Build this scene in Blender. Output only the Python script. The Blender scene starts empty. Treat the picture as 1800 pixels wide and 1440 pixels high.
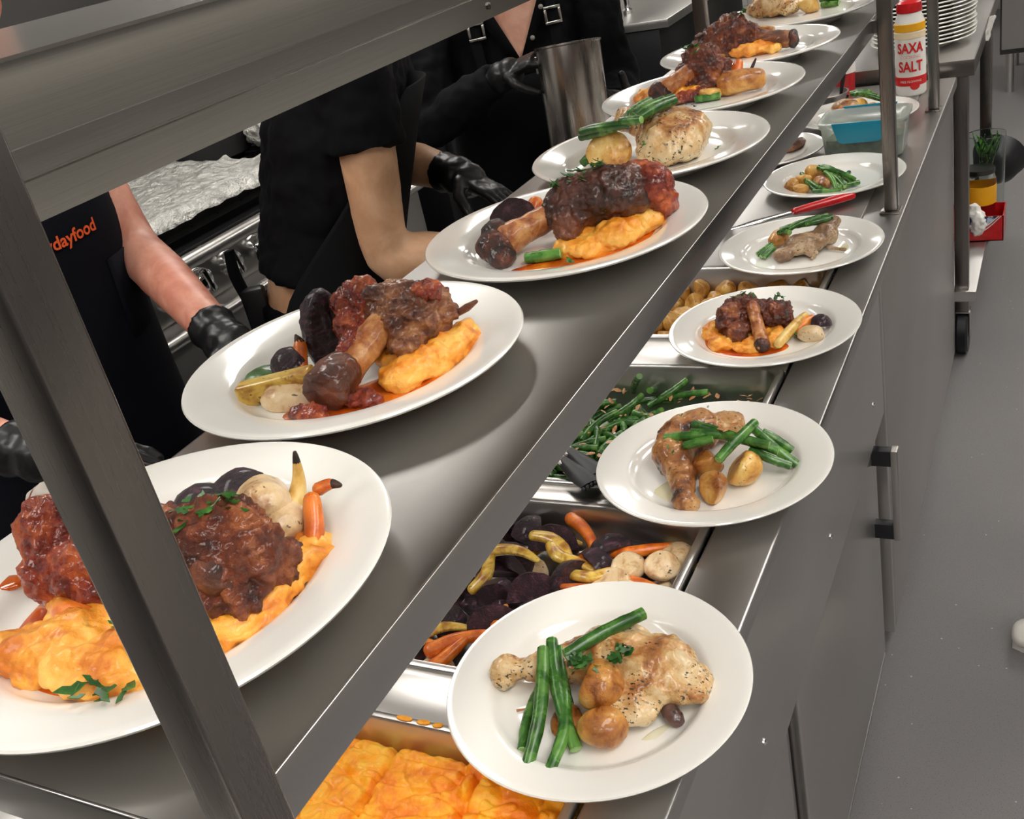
import bpy, bmesh, math, random
from mathutils import Vector, Matrix, noise, Euler
PI = math.pi
scene = bpy.context.scene
COL = scene.collection

def lin(c):
    c = c / 255.0
    return c / 12.92 if c <= 0.04045 else ((c + 0.055) / 1.055) ** 2.4
def rgb(r, g, b): return (lin(r), lin(g), lin(b), 1.0)

# ---------------------------------------------------------------- camera
cam_data = bpy.data.cameras.new('camera')
cam = bpy.data.objects.new('camera', cam_data)
COL.objects.link(cam)
RIGHT = Vector((0.88313615, 0.42402978, -0.20067208))
DOWN = Vector((0.03678694, -0.48904581, -0.87148202))
FWD = Vector((-0.46767217, 0.76225517, -0.44749279))
mw = Matrix((RIGHT, -DOWN, -FWD)).transposed().to_4x4()
mw.translation = Vector((0, 0, 1.625))
cam.matrix_world = mw
cam_data.sensor_fit = 'HORIZONTAL'
cam_data.sensor_width = 36.0
cam_data.lens = 36.203
cam_data.clip_start = 0.02
scene.camera = cam

# ---------------------------------------------------------------- world and exposure
world = bpy.data.worlds.new('kitchen_world')
scene.world = world
world.use_nodes = True
world.node_tree.nodes['Background'].inputs[0].default_value = (0.9, 0.92, 1.0, 1)
world.node_tree.nodes['Background'].inputs[1].default_value = 0.05
scene.view_settings.view_transform = 'Standard'
scene.view_settings.look = 'None'
scene.view_settings.gamma = 1.0
scene.view_settings.use_curve_mapping = False
scene.view_settings.exposure = 0.0
PANEL_STRENGTH = 11.5      # ceiling light panels
PANEL_COLOR = (1.0, 0.965, 0.915, 1)

# ---------------------------------------------------------------- materials
MATS = {}
class NT:
    def __init__(self, name):
        self.m = bpy.data.materials.new(name); self.m.use_nodes = True
        self.t = self.m.node_tree; self.b = self.t.nodes['Principled BSDF']
        MATS[name] = self.m
        self.coord = None
    def n(self, kind, **kw):
        x = self.t.nodes.new(kind)
        for k, v in kw.items(): setattr(x, k, v)
        return x
    def l(self, a, b): self.t.links.new(a, b)
    def s(self, **kw):
        for k, v in kw.items():
            self.b.inputs[k.replace('_', ' ')].default_value = v
        return self
    def vec(self, scale=(1, 1, 1), which='Object'):
        c = self.n('ShaderNodeTexCoord'); mp = self.n('ShaderNodeMapping')
        mp.inputs['Scale'].default_value = scale
        self.l(c.outputs[which], mp.inputs[0]); return mp.outputs[0]
    def noise(self, sc, detail=3, scale=(1, 1, 1), rough=0.5, dist=0.0):
        x = self.n('ShaderNodeTexNoise'); x.inputs['Scale'].default_value = sc
        x.inputs['Detail'].default_value = detail; x.inputs['Roughness'].default_value = rough
        x.inputs['Distortion'].default_value = dist
        self.l(self.vec(scale), x.inputs['Vector']); return x.outputs['Fac']
    def voro(self, sc, scale=(1, 1, 1), feature='F1'):
        x = self.n('ShaderNodeTexVoronoi'); x.feature = feature; x.inputs['Scale'].default_value = sc
        self.l(self.vec(scale), x.inputs['Vector']); return x.outputs['Distance']
    def ramp(self, fac, stops, interp='LINEAR'):
        x = self.n('ShaderNodeValToRGB'); cr = x.color_ramp; cr.interpolation = interp
        while len(cr.elements) < len(stops): cr.elements.new(0.5)
        for e, (p, c) in zip(cr.elements, stops):
            e.position = p; e.color = c if len(c) == 4 else (*c, 1)
        self.l(fac, x.inputs[0]); return x.outputs['Color']
    def mix(self, fac, a, b, mode='MIX'):
        x = self.n('ShaderNodeMix'); x.data_type = 'RGBA'; x.blend_type = mode
        for sock, v in ((x.inputs[0], fac), (x.inputs[6], a), (x.inputs[7], b)):
            if hasattr(v, 'is_linked'): self.l(v, sock)
            else: sock.default_value = v
        return x.outputs[2]
    def color(self, sock): self.l(sock, self.b.inputs['Base Color']); return self
    def rough(self, sock, lo, hi):
        x = self.n('ShaderNodeMapRange'); x.inputs[3].default_value = lo; x.inputs[4].default_value = hi
        self.l(sock, x.inputs[0]); self.l(x.outputs[0], self.b.inputs['Roughness']); return self
    def bump(self, sock, strength=0.3, dist=0.002):
        x = self.n('ShaderNodeBump'); x.inputs['Strength'].default_value = strength
        x.inputs['Distance'].default_value = dist
        self.l(sock, x.inputs['Height']); self.l(x.outputs[0], self.b.inputs['Normal']); return self

def plain(name, col, rough=0.5, metal=0.0, coat=0.0, spec=0.5):
    t = NT(name).s(Base_Color=col, Roughness=rough, Metallic=metal)
    t.b.inputs['Coat Weight'].default_value = coat
    t.b.inputs['Specular IOR Level'].default_value = spec
    return t

def steel(name, c, r0, r1, stretch=(60, 2, 60), bump=0.08):
    t = NT(name).s(Metallic=1.0)
    br = t.noise(6, 4, stretch, 0.6)
    bl = t.noise(3.0, 3)
    t.color(t.mix(bl, (c[0]*0.86, c[1]*0.86, c[2]*0.86, 1), (c[0]*1.1, c[1]*1.1, c[2]*1.1, 1)))
    t.rough(t.mix(0.5, br, bl), r0, r1)
    t.bump(br, bump, 0.0006)
    return t
steel('steel_top', (0.47, 0.455, 0.44), 0.26, 0.44)
steel('steel_shelf', (0.43, 0.415, 0.395), 0.28, 0.44, (60, 3, 60))
steel('steel_panel', (0.56, 0.54, 0.52), 0.30, 0.42, (60, 60, 2), 0.04)
steel('steel_post', (0.29, 0.265, 0.25), 0.24, 0.32, (160, 160, 1.0), 0.004)
steel('steel_lip', (0.52, 0.505, 0.49), 0.2, 0.3, (30, 1.2, 30), 0.02)
steel('steel_hood', (0.55, 0.535, 0.505), 0.2, 0.26, (60, 1.2, 60), 0.03)
steel('steel_pan', (0.62, 0.60, 0.575), 0.2, 0.42, (2, 30, 30), 0.08)
steel('steel_pot', (0.50, 0.46, 0.43), 0.2, 0.34, (30, 30, 1), 0.06)
plain('chrome', (0.8, 0.8, 0.8, 1), 0.08, 1.0)
plain('dark_steel', (0.10, 0.095, 0.09, 1), 0.35, 1.0)
plain('black_plastic', rgb(22, 22, 26), 0.4)
plain('void_black', rgb(12, 12, 14), 0.7)
t = plain('porcelain', rgb(238, 236, 229), 0.12, 0, 0.4)
t.b.inputs['Coat Roughness'].default_value = 0.05
t = NT('floor_vinyl').s(Roughness=0.5)
big = t.noise(1.3, 4); sp = t.noise(420, 1)
c = t.mix(big, rgb(106, 104, 104), rgb(124, 121, 120))
c = t.mix(t.ramp(sp, [(0.62, (0, 0, 0)), (0.7, (1, 1, 1))]), c, rgb(86, 85, 87))
c = t.mix(t.ramp(t.voro(24), [(0.035, (1, 1, 1)), (0.05, (0, 0, 0))]), c, rgb(186, 182, 176))
t.color(c); t.rough(big, 0.38, 0.6); t.bump(sp, 0.15, 0.0004)
plain('ceiling_paint', rgb(205, 202, 196), 0.8)
t = NT('wall_tile').s(Roughness=0.3)
bk = t.n('ShaderNodeTexBrick'); bk.inputs['Scale'].default_value = 4; bk.offset = 0
bk.inputs['Color1'].default_value = rgb(196, 194, 188); bk.inputs['Color2'].default_value = rgb(188, 186, 181)
bk.inputs['Mortar'].default_value = rgb(140, 138, 134); bk.inputs['Mortar Size'].default_value = 0.012
bk.inputs['Brick Width'].default_value = 0.6; bk.inputs['Row Height'].default_value = 0.6
cc = t.n('ShaderNodeTexCoord'); sx = t.n('ShaderNodeSeparateXYZ'); cb = t.n('ShaderNodeCombineXYZ'); ad = t.n('ShaderNodeMath')
t.l(cc.outputs['Object'], sx.inputs[0]); t.l(sx.outputs[0], ad.inputs[0]); t.l(sx.outputs[1], ad.inputs[1])
t.l(ad.outputs[0], cb.inputs[0]); t.l(sx.outputs[2], cb.inputs[1]); t.l(cb.outputs[0], bk.inputs['Vector'])
t.color(bk.outputs['Color'])
plain('wall_grey', rgb(182, 178, 171), 0.5)
plain('wall_shade', rgb(70, 68, 66), 0.45)
plain('wall_dark', rgb(46, 43, 41), 0.6)
t = NT('light_diffuser').s(Base_Color=(1, 1, 1, 1))
t.b.inputs['Emission Color'].default_value = PANEL_COLOR
t.b.inputs['Emission Strength'].default_value = PANEL_STRENGTH
plain('white_paint', rgb(225, 224, 220), 0.4)

# ---------------------------------------------------------------- geometry helpers
def box(x0, x1, y0, y1, z0, z1):
    v = [(x, y, z) for x in (x0, x1) for y in (y0, y1) for z in (z0, z1)]
    f = [(0, 1, 3, 2), (4, 6, 7, 5), (0, 4, 5, 1), (2, 3, 7, 6), (0, 2, 6, 4), (1, 5, 7, 3)]
    return v, f
def merge(*gs):
    V, F = [], []
    for v, f in gs:
        o = len(V); V += [tuple(p) for p in v]; F += [tuple(i + o for i in q) for q in f]
    return V, F
def xf(g, m):
    return [tuple(m @ Vector(p)) for p in g[0]], g[1]
def move(g, d): return xf(g, Matrix.Translation(d))
def lathe(prof, n=48, closed=False):
    V, F = [], []
    for r, z in prof:
        for i in range(n):
            a = 2 * PI * i / n; V.append((r * math.cos(a), r * math.sin(a), z))
    k = len(prof)
    for j in range(k - 1 + (1 if closed else 0)):
        b = (j + 1) % k
        for i in range(n):
            i2 = (i + 1) % n
            F.append((j*n+i, j*n+i2, b*n+i2, b*n+i))
    if not closed:
        F.append(tuple(range(n - 1, -1, -1))); F.append(tuple((k-1)*n + i for i in range(n)))
    return V, F
def frames(P):
    T = []
    for i in range(len(P)):
        a = P[max(0, i-1)]; b = P[min(len(P)-1, i+1)]
        d = (b - a); T.append(d.normalized() if d.length > 1e-9 else Vector((0, 0, 1)))
    up = Vector((0, 0, 1)) if abs(T[0].z) < 0.9 else Vector((1, 0, 0))
    N = [(up - T[0] * up.dot(T[0])).normalized()]
    for i in range(1, len(P)):
        v = N[-1] - T[i] * N[-1].dot(T[i])
        N.append(v.normalized() if v.length > 1e-6 else N[-1])
    return T, N
def loft(pts, rad, n=12, cap=True, side=None, round_ends=False):
    """tube through pts; rad = number or (across, up) for each point"""
    P = [Vector(p) for p in pts]
    if round_ends:
        r0 = rad[0] if not isinstance(rad[0], (tuple, list)) else min(rad[0])
        r1 = rad[-1] if not isinstance(rad[-1], (tuple, list)) else min(rad[-1])
        d0 = (P[0] - P[1]).normalized(); d1 = (P[-1] - P[-2]).normalized()
        sc = lambda r, k: (r[0]*k, r[1]*k) if isinstance(r, (tuple, list)) else r*k
        P = [P[0] + d0*r0*0.75, P[0] + d0*r0*0.5] + P + [P[-1] + d1*r1*0.5, P[-1] + d1*r1*0.75]
        rad = [sc(rad[0], .4), sc(rad[0], .78)] + list(rad) + [sc(rad[-1], .78), sc(rad[-1], .4)]
    T, N = frames(P)
    if side is not None:
        S0 = Vector(side)
        N = []
        for t in T:
            s = (S0 - t * S0.dot(t)).normalized(); N.append(t.cross(s) * -1 if False else s.cross(t))
    V, F = [], []
    for i, p in enumerate(P):
        r = rad[i]; a, b = (r if isinstance(r, (tuple, list)) else (r, r))
        up = N[i]; si = T[i].cross(up)
        for k in range(n):
            q = 2 * PI * k / n
            V.append(tuple(p + si * (a * math.cos(q)) + up * (b * math.sin(q))))
    for j in range(len(P) - 1):
        for k in range(n):
            k2 = (k + 1) % n
            F.append((j*n+k, j*n+k2, (j+1)*n+k2, (j+1)*n+k))
    if cap:
        F.append(tuple(range(n - 1, -1, -1))); F.append(tuple((len(P)-1)*n + k for k in range(n)))
    return V, F
def smooth_path(pts, sub=4):
    P = [Vector(p) for p in pts]; out = []
    for i in range(len(P) - 1):
        p0 = P[max(0, i-1)]; p1 = P[i]; p2 = P[i+1]; p3 = P[min(len(P)-1, i+2)]
        for s in range(sub):
            t = s / sub
            out.append(0.5 * ((2*p1) + (p2-p0)*t + (2*p0-5*p1+4*p2-p3)*t*t + (3*p1-p0-3*p2+p3)*t**3))
    out.append(P[-1]); return out
def interp(vals, n):
    out = []
    for i in range(n):
        t = i * (len(vals) - 1) / (n - 1); k = min(int(t), len(vals) - 2); u = t - k
        a, b = vals[k], vals[k+1]
        out.append(tuple(x*(1-u)+y*u for x, y in zip(a, b)) if isinstance(a, (tuple, list)) else a*(1-u)+b*u)
    return out
def sloft(pts, rad, sub=4, n=12, **kw):
    P = smooth_path(pts, sub); return loft(P, interp(list(rad), len(P)), n, **kw)
def ell(c, r, rot=(0, 0, 0), nu=16, nv=10):
    V = [(0, 0, -1)]; F = []
    for j in range(1, nv):
        th = -PI/2 + PI*j/nv
        for i in range(nu):
            a = 2*PI*i/nu; V.append((math.cos(th)*math.cos(a), math.cos(th)*math.sin(a), math.sin(th)))
    V.append((0, 0, 1)); L = len(V) - 1
    for i in range(nu):
        i2 = (i+1) % nu
        F.append((0, 1+i2, 1+i)); F.append((L, L-nu+i, L-nu+i2))
        for j in range(nv-2):
            F.append((1+j*nu+i, 1+j*nu+i2, 1+(j+1)*nu+i2, 1+(j+1)*nu+i))
    m = Matrix.Translation(c) @ Euler(rot).to_matrix().to_4x4() @ Matrix.Diagonal((*r, 1))
    return xf((V, F), m)

def make_mesh(name, g, mat, smooth=30):
    me = bpy.data.meshes.new(name)
    me.from_pydata([tuple(p) for p in g[0]], [], g[1]); me.update()
    if mat: me.materials.append(MATS[mat] if isinstance(mat, str) else mat)
    if smooth:
        me.polygons.foreach_set('use_smooth', [True] * len(me.polygons))
        if smooth < 180: me.set_sharp_from_angle(angle=math.radians(smooth))
    return me
def tag(o, label=None, cat=None, group=None, kind=None):
    if label: o['label'] = label
    if cat: o['category'] = cat
    if group: o['group'] = group
    if kind: o['kind'] = kind
    return o
def obj(name, g, mat, parent=None, smooth=30, bevel=0, segs=2):
    """link one mesh object; g in world space, or in the parent's space when there is a parent"""
    if bevel:
        bm = bmesh.new(); vs = [bm.verts.new(p) for p in g[0]]
        for f in g[1]: bm.faces.new([vs[i] for i in f])
        bmesh.ops.recalc_face_normals(bm, faces=bm.faces)
        ed = [e for e in bm.edges if len(e.link_faces) == 2 and e.calc_face_angle() > math.radians(28)]
        bmesh.ops.bevel(bm, geom=ed, offset=bevel, segments=segs, affect='EDGES', profile=0.5)
        me = bpy.data.meshes.new(name); bm.to_mesh(me); bm.free()
        if mat: me.materials.append(MATS[mat])
        me.polygons.foreach_set('use_smooth', [True] * len(me.polygons)); me.set_sharp_from_angle(angle=math.radians(40))
    else:
        me = make_mesh(name, g, mat, smooth)
    o = bpy.data.objects.new(name, me); COL.objects.link(o)
    if parent: o.parent = parent
    return o
def empty(name, loc, label, cat, group=None, rot=(0, 0, 0)):
    o = bpy.data.objects.new(name, None); o.empty_display_size = 0.02; COL.objects.link(o)
    o.location = loc; o.rotation_euler = rot
    return tag(o, label, cat, group)
def struct(name, g, mat, bevel=0, parent=None):
    o = obj(name, g, mat, parent, bevel=bevel)
    o['kind'] = 'structure'; return o
def fnoise(p, f, oct=3):
    q = p * f; s = 0; a = 1
    for _ in range(oct):
        s += a * noise.noise(q); q = q * 2.03; a *= 0.5
    return s
def organic(name, geos, mat, parent=None, voxel=0.0022, disp=((60, 0.003),), sm=4, fn=None, off=0.0, floor=None):
    """closed pieces fused into one skin by voxel remeshing, then roughened by noise along the normals"""
    g = merge(*geos); me = make_mesh(name, g, mat, 180)
    o = bpy.data.objects.new(name, me); COL.objects.link(o)
    r = o.modifiers.new('r', 'REMESH'); r.mode = 'VOXEL'; r.voxel_size = voxel; r.use_smooth_shade = True
    if sm:
        s = o.modifiers.new('s', 'SMOOTH'); s.iterations = sm; s.factor = 0.5
    dg = bpy.context.evaluated_depsgraph_get()
    me2 = bpy.data.meshes.new_from_object(o.evaluated_get(dg)); me2.name = name
    o.modifiers.clear(); o.data = me2; bpy.data.meshes.remove(me)
    if not me2.materials: me2.materials.append(MATS[mat])
    nr = [Vector(v.normal) for v in me2.vertices]; so = Vector((off, off*1.7, off*0.3))
    for v, n_ in zip(me2.vertices, nr):
        d = 0
        for f, a in disp: d += a * fnoise(v.co + so, f, 2)
        if fn: d += fn(v.co)
        v.co = v.co + n_ * d
        if floor is not None and v.co.z < floor: v.co.z = floor
    me2.polygons.foreach_set('use_smooth', [True] * len(me2.polygons)); me2.update()
    if parent: o.parent = parent
    return o
def copy_tree(o, parent=None):
    c = o.copy(); COL.objects.link(c); c.parent = parent
    for ch in list(o.children): copy_tree(ch, c)
    return c
def text_geo(body, size, extrude, mw_, bold=0.0):
    """lettering as solid geometry laid out with the built-in font"""
    cu = bpy.data.curves.new('lettering', 'FONT'); cu.body = body; cu.size = size; cu.extrude = extrude
    cu.offset = bold; cu.align_x = 'CENTER'; cu.align_y = 'CENTER'; cu.resolution_u = 4
    o = bpy.data.objects.new('lettering', cu); COL.objects.link(o)
    dg = bpy.context.evaluated_depsgraph_get()
    me = bpy.data.meshes.new_from_object(o.evaluated_get(dg))
    g = ([tuple(mw_ @ v.co) for v in me.vertices], [tuple(p.vertices) for p in me.polygons])
    bpy.data.objects.remove(o); bpy.data.meshes.remove(me); return g

# ================================================================ THE ROOM
X0, X1, Y0, Y1, ZC = -2.95, 2.4, -2.2, 9.2, 2.75
struct('floor', box(X0-.1, X1+.1, Y0-.1, Y1+.1, -0.05, 0), 'floor_vinyl')
struct('ceiling', box(X0-.1, X1+.1, Y0-.1, Y1+.1, ZC, ZC+.05), 'ceiling_paint')
struct('wall_left', box(X0-.1, X0, Y0, Y1, 0, ZC), 'wall_tile')
struct('wall_right', box(X1, X1+.1, Y0, Y1, 0, ZC), 'wall_dark')
struct('reflection_band', box(X1-.012, X1, Y0, Y1, 0, 1.02), 'wall_grey')  # unseen pale band, added so the hood front reflects lighter low down
struct('range_shade_sheet', box(X0, X0+.012, .6, 5.2, .1, 2.2), 'wall_shade')  # dark sheet standing in for shade on the wall behind the range
struct('wall_back', box(X0, X1, Y1, Y1+.1, 0, ZC), 'wall_tile')
struct('wall_front', box(X0, X1, Y0-.1, Y0, 0, ZC), 'wall_dark')
# ceiling light panels; outer aisle row and last two are added fill light
for k, (lx, ly) in enumerate([(-1.75, 0.3), (-1.75, 2.7), (-1.75, 5.1), (-1.75, 7.5), (0.6, 0.2), (0.6, 2.6), (0.6, 5.0), (0.6, 7.4), (1.75, -.8), (1.75, 1.4), (1.75, 3.8), (.6, -1.5), (-.75, -1.4)]):
    side = 'cooking line' if lx < 0 else 'guest aisle'
    r = empty('ceiling_light', (lx, ly, ZC), 'flat rectangular ceiling light panel above the ' + side, 'ceiling light', 'ceiling light panels above the ' + side)
    obj('frame', merge(box(-.31, .31, -.61, -.585, -.03, 0), box(-.31, .31, .585, .61, -.03, 0), box(-.31, -.285, -.585, .585, -.03, 0), box(.285, .31, -.585, .585, -.03, 0)), 'white_paint', r)
    obj('diffuser', box(-.285, .285, -.585, .585, -.022, -.002), 'light_diffuser', r)

# ================================================================ SERVING COUNTER
CZ = 0.9            # worktop height
FX = -0.281         # front edge of the worktop
BX = -1.03          # back edge
PX0, PX1 = -0.893, -0.362   # the well that holds the pans
wt = empty('steel_worktop', (0, 0, 0), 'long brushed steel worktop with a well of food pans, plates lined up along it', 'worktop')
obj('top_sheet', merge(box(PX1+.003, FX, -.6, 3.17, CZ-.028, CZ), ), 'steel_top', wt, bevel=0.004, segs=3)
obj('top_sheet', box(BX, PX1+.003, 1.815, 3.17, CZ-.028, CZ), 'steel_top', wt, bevel=0.002)
obj('top_sheet', box(BX, PX0-.003, -.6, 1.815, CZ-.028, CZ), 'steel_top', wt, bevel=0.002)
obj('top_sheet', box(PX0-.003, PX1+.003, -.6, .27, CZ-.028, CZ-.001), 'steel_top', wt, bevel=0.002)
bars = [(.603, .671), (1.0, 1.040), (1.393, 1.492), (1.803, 1.816)]
for a, b in bars:
    if b - a > .03:
        rb = obj('pan_divider', box(PX0, PX1-.001, a-.006, b+.006, CZ-.02, CZ-.002), 'steel_pan', wt, bevel=0.002)
well = obj('well_liner', merge(box(PX0-.003, PX1+.003, .27, 1.815, CZ-.20, CZ-.195), box(PX0-.006, PX0-.001, .27, 1.815, CZ-.2, CZ-.028),
     box(PX1+.001, PX1+.006, .27, 1.815, CZ-.2, CZ-.028), box(PX0, PX1, 1.81, 1.815, CZ-.2, CZ-.028), box(PX0, PX1, .27, .275, CZ-.2, CZ-.028)), 'steel_panel', wt)

cab = empty('serving_cabinet', (0, 0, 0), 'grey steel serving cabinet with doors and bar handles under the worktop', 'cabinet')
NX = -0.291   # plane of the fascia
obj('carcass', merge(box(BX+.03, -.36, -.58, 3.14, .05, CZ-.21), box(BX+.03, BX+.05, -.58, 3.14, CZ-.21, CZ-.03), box(BX+.03, -.36, 1.83, 3.14, CZ-.21, CZ-.03), box(BX+.03, -.36, -.58, .26, CZ-.21, CZ-.03)), 'void_black', cab)
obj('fascia_panel', box(-.36, NX, -.58, 1.792, .60, CZ-.0285), 'steel_panel', cab, bevel=0.0025)
for y in (-.365, .04, .45, .86, 1.275, 1.679):
    obj('screw', xf(lathe([(0.0001, .0035), (.0028, .003), (.0045, 0.0012), (.0045, -.003)][::-1], 12), Matrix.Translation((NX, y, .68)) @ Matrix.Rotation(PI/2, 4, 'Y')), 'chrome', cab)
def door(y0, y1):
    DX = -0.301
    d = obj('door', box(DX-.022, DX, y0, y1, .052, .592), 'steel_panel', cab, bevel=0.004, segs=3)
    return d
def handle(d, y, z0, z1):
    DX = -0.301
    h = obj('handle', box(DX+.034, DX+.046, y-.012, y+.012, z0, z1), 'steel_panel', d, bevel=0.002)
    for z in (z0, z1-.036):
        obj('standoff', box(DX-.001, DX+.034, y-.010, y+.010, z+.001, z+.034), 'black_plastic', d, bevel=0.0015)
d0 = door(-.55, .985)
d1 = door(1.056, 1.742); handle(d1, 1.70, .378, .578)
obj('door_jamb', box(-.345, -.318, 1.03, 1.05, .05, .6), 'steel_panel', cab, bevel=.001)
obj('door_jamb', box(-.345, -.318, 1.765, 1.79, .05, .6), 'steel_panel', cab, bevel=.001)
obj('side_panel', box(-.34, NX, 1.80, 1.822, .052, CZ-.0285), 'steel_panel', cab, bevel=.0015)
obj('end_panel', box(-.36, NX, 1.828, 3.15, .052, CZ-.0285), 'steel_panel', cab, bevel=.0025)
obj('kick_rail', box(-.36, -.318, -.58, 3.14, .02, .05), 'steel_pan', cab, bevel=.002)
obj('bottom_lip', box(-.323, -.301, 1.056, 1.742, .036, .050), 'steel_pan', cab, bevel=.003)
for (lx, ly) in ((-.42, -.5), (-.42, 1.3), (-.42, 3.05), (-.98, -.5), (-.98, 1.3), (-.98, 3.05)):
    obj('foot', move(lathe([(.022, 0), (.022, .008), (.015, .012), (.015, .05)], 16), (lx, ly, 0)), 'dark_steel', cab)

# ---------------------------------------------------------------- pass shelf (gantry) on the worktop
SZ = 1.274
GX0, GX1 = -0.63, -0.326
gan = empty('pass_shelf', (0, 0, 0), 'raised steel pass shelf on square posts with a hood shelf above, lined with plates', 'shelf')
obj('shelf_deck', merge(box(GX0, GX1, .203, 2.90, SZ-.0015, SZ)), 'steel_shelf', gan)
obj('front_lip', box(GX1-.0015, GX1+.0012, .203, 2.90, SZ-.032, SZ+.0002), 'steel_lip', gan, bevel=.0012, segs=3)
obj('end_lip', box(GX0, GX1, .2005, .2032, SZ-.032, SZ+.0002), 'steel_lip', gan, bevel=.0012, segs=3)
obj('back_lip', box(GX0-.0012, GX0+.0015, .203, 2.90, SZ-.032, SZ+.0002), 'steel_post', gan, bevel=.0012)
obj('support_channel', merge(box(GX0+.05, GX0+.09, .22, 2.88, SZ-.03, SZ-.0015), box(GX1-.09, GX1-.05, .22, 2.88, SZ-.03, SZ-.0015)), 'steel_panel', gan)
for py in (.1955, 2.065, 2.82):
    p = obj('post', box(-.318, -.2925, py, py+.0245, CZ+.004, 1.607), 'steel_post', gan, bevel=.0022, segs=3)
    obj('foot_plate', box(-.326, -.2885, py-.008, py+.0325, CZ, CZ+.004), 'steel_post', p, bevel=.001)
    obj('bracket', box(GX1+.001, -.318, py+.004, py+.02, SZ-.028, SZ-.006), 'steel_post', p)
    p = obj('post', box(-.6585, -.634, py, py+.0245, CZ+.004, 1.607), 'steel_post', gan, bevel=.0022, segs=3)
    obj('foot_plate', box(-.665, -.627, py-.008, py+.0325, CZ, CZ+.004), 'steel_post', p, bevel=.001)
# hood shelf: folded front, flat top, lamp trough below
hp = [(-.330, 1.551), (-.330, 1.5655), (-.3315, 1.566), (-.3315, 1.5665), (-.330, 1.567), (-.330, 1.577), (-.3298, 1.5774), (-.3296, 1.590), (-.3288, 1.600), (-.3284, 1.603), (-.3284, 1.6055), (-.3300, 1.6068), (-.655, 1.6068), (-.655, 1.551), (-.648, 1.551), (-.648, 1.59), (-.337, 1.59), (-.337, 1.551)]
hy0, hy1 = .212, 2.90
V = [(x, hy0, z) for x, z in hp] + [(x, hy1, z) for x, z in hp]
n_ = len(hp)
F = [(i, (i+1) % n_, n_+(i+1) % n_, n_+i) for i in range(n_)] + [tuple(range(n_))[::-1], tuple(range(n_, 2*n_))]
obj('hood_shelf', (V, F), 'steel_hood', gan, smooth=14)
obj('hood_end', box(-.655, -.331, hy0-.002, hy0, 1.551, 1.606), 'steel_hood', gan)
for y in (.62, 1.3, 1.98):
    obj('rivet', xf(lathe([(.0022, 0), (.0022, .001), (.001, .0016)], 10), Matrix.Translation((-.330, y, 1.5585)) @ Matrix.Rotation(PI/2, 4, 'Y')), 'dark_steel', gan)

# ---------------------------------------------------------------- gastronorm pans in the well
def rrect(x0, x1, y0, y1, r, n=5):
    P = []
    for cx, cy, a0 in ((x1-r, y1-r, 0), (x0+r, y1-r, PI/2), (x0+r, y0+r, PI), (x1-r, y0+r, 1.5*PI)):
        for k in range(n+1):
            a = a0 + PI/2*k/n; P.append((cx+r*math.cos(a), cy+r*math.sin(a)))
    return P
def loops(ls):
    V, F = [], []; n = len(ls[0][0])
    for P, z in ls: V += [(x, y, z) for x, y in P]
    for j in range(len(ls)-1):
        for i in range(n):
            i2 = (i+1) % n; F.append((j*n+i, j*n+i2, (j+1)*n+i2, (j+1)*n+i))
    return V, F
def pan(y0, y1, depth, label):
    x0, x1 = PX0+.001, PX1-.001; e = .011; z = CZ+.004
    o = loops([(rrect(x0, x1, y0, y1, .022), z-.009), (rrect(x0, x1, y0, y1, .022), z-.002), (rrect(x0+.002, x1-.002, y0+.002, y1-.002, .02), z),
               (rrect(x0+e-.002, x1-e+.002, y0+e-.002, y1-e+.002, .03), z), (rrect(x0+e, x1-e, y0+e, y1-e, .03), z-.003),
               (rrect(x0+e+.004, x1-e-.004, y0+e+.004, y1-e-.004, .035), z-depth*.5), (rrect(x0+e+.008, x1-e-.008, y0+e+.008, y1-e-.008, .04), z-depth+.006),
               (rrect(x0+e+.016, x1-e-.016, y0+e+.016, y1-e-.016, .035), z-depth)])
    n = len(rrect(0, 1, 0, 1, .1)); k = len(o[0])
    o[1].append(tuple(range(k-n, k)))
    b = loops([(rrect(x0+.002, x1-.002, y0+.002, y1-.002, .02), z-.009), (rrect(x0+e-.001, x1-e+.001, y0+e-.001, y1-e+.001, .03), z-.009), (rrect(x0+e+.007, x1-e-.007, y0+e+.007, y1-e-.007, .04), z-depth-.0012)])
    b[1].append(tuple(range(2*n, 3*n)))
    return tag(obj('steel_food_pan', merge(o, b), 'steel_pan', smooth=50), label, 'pan', 'steel pans set in the worktop')
pan(.285, .603, .065, 'steel pan full of orange root mash in the worktop')
pan(.671, 1.0, .065, 'steel pan of roasted beetroot and carrots in the worktop')
pan(1.040, 1.393, .10, 'steel pan of green beans in the worktop')
pan(1.492, 1.803, .10, 'steel pan of roast potatoes in the worktop')

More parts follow.
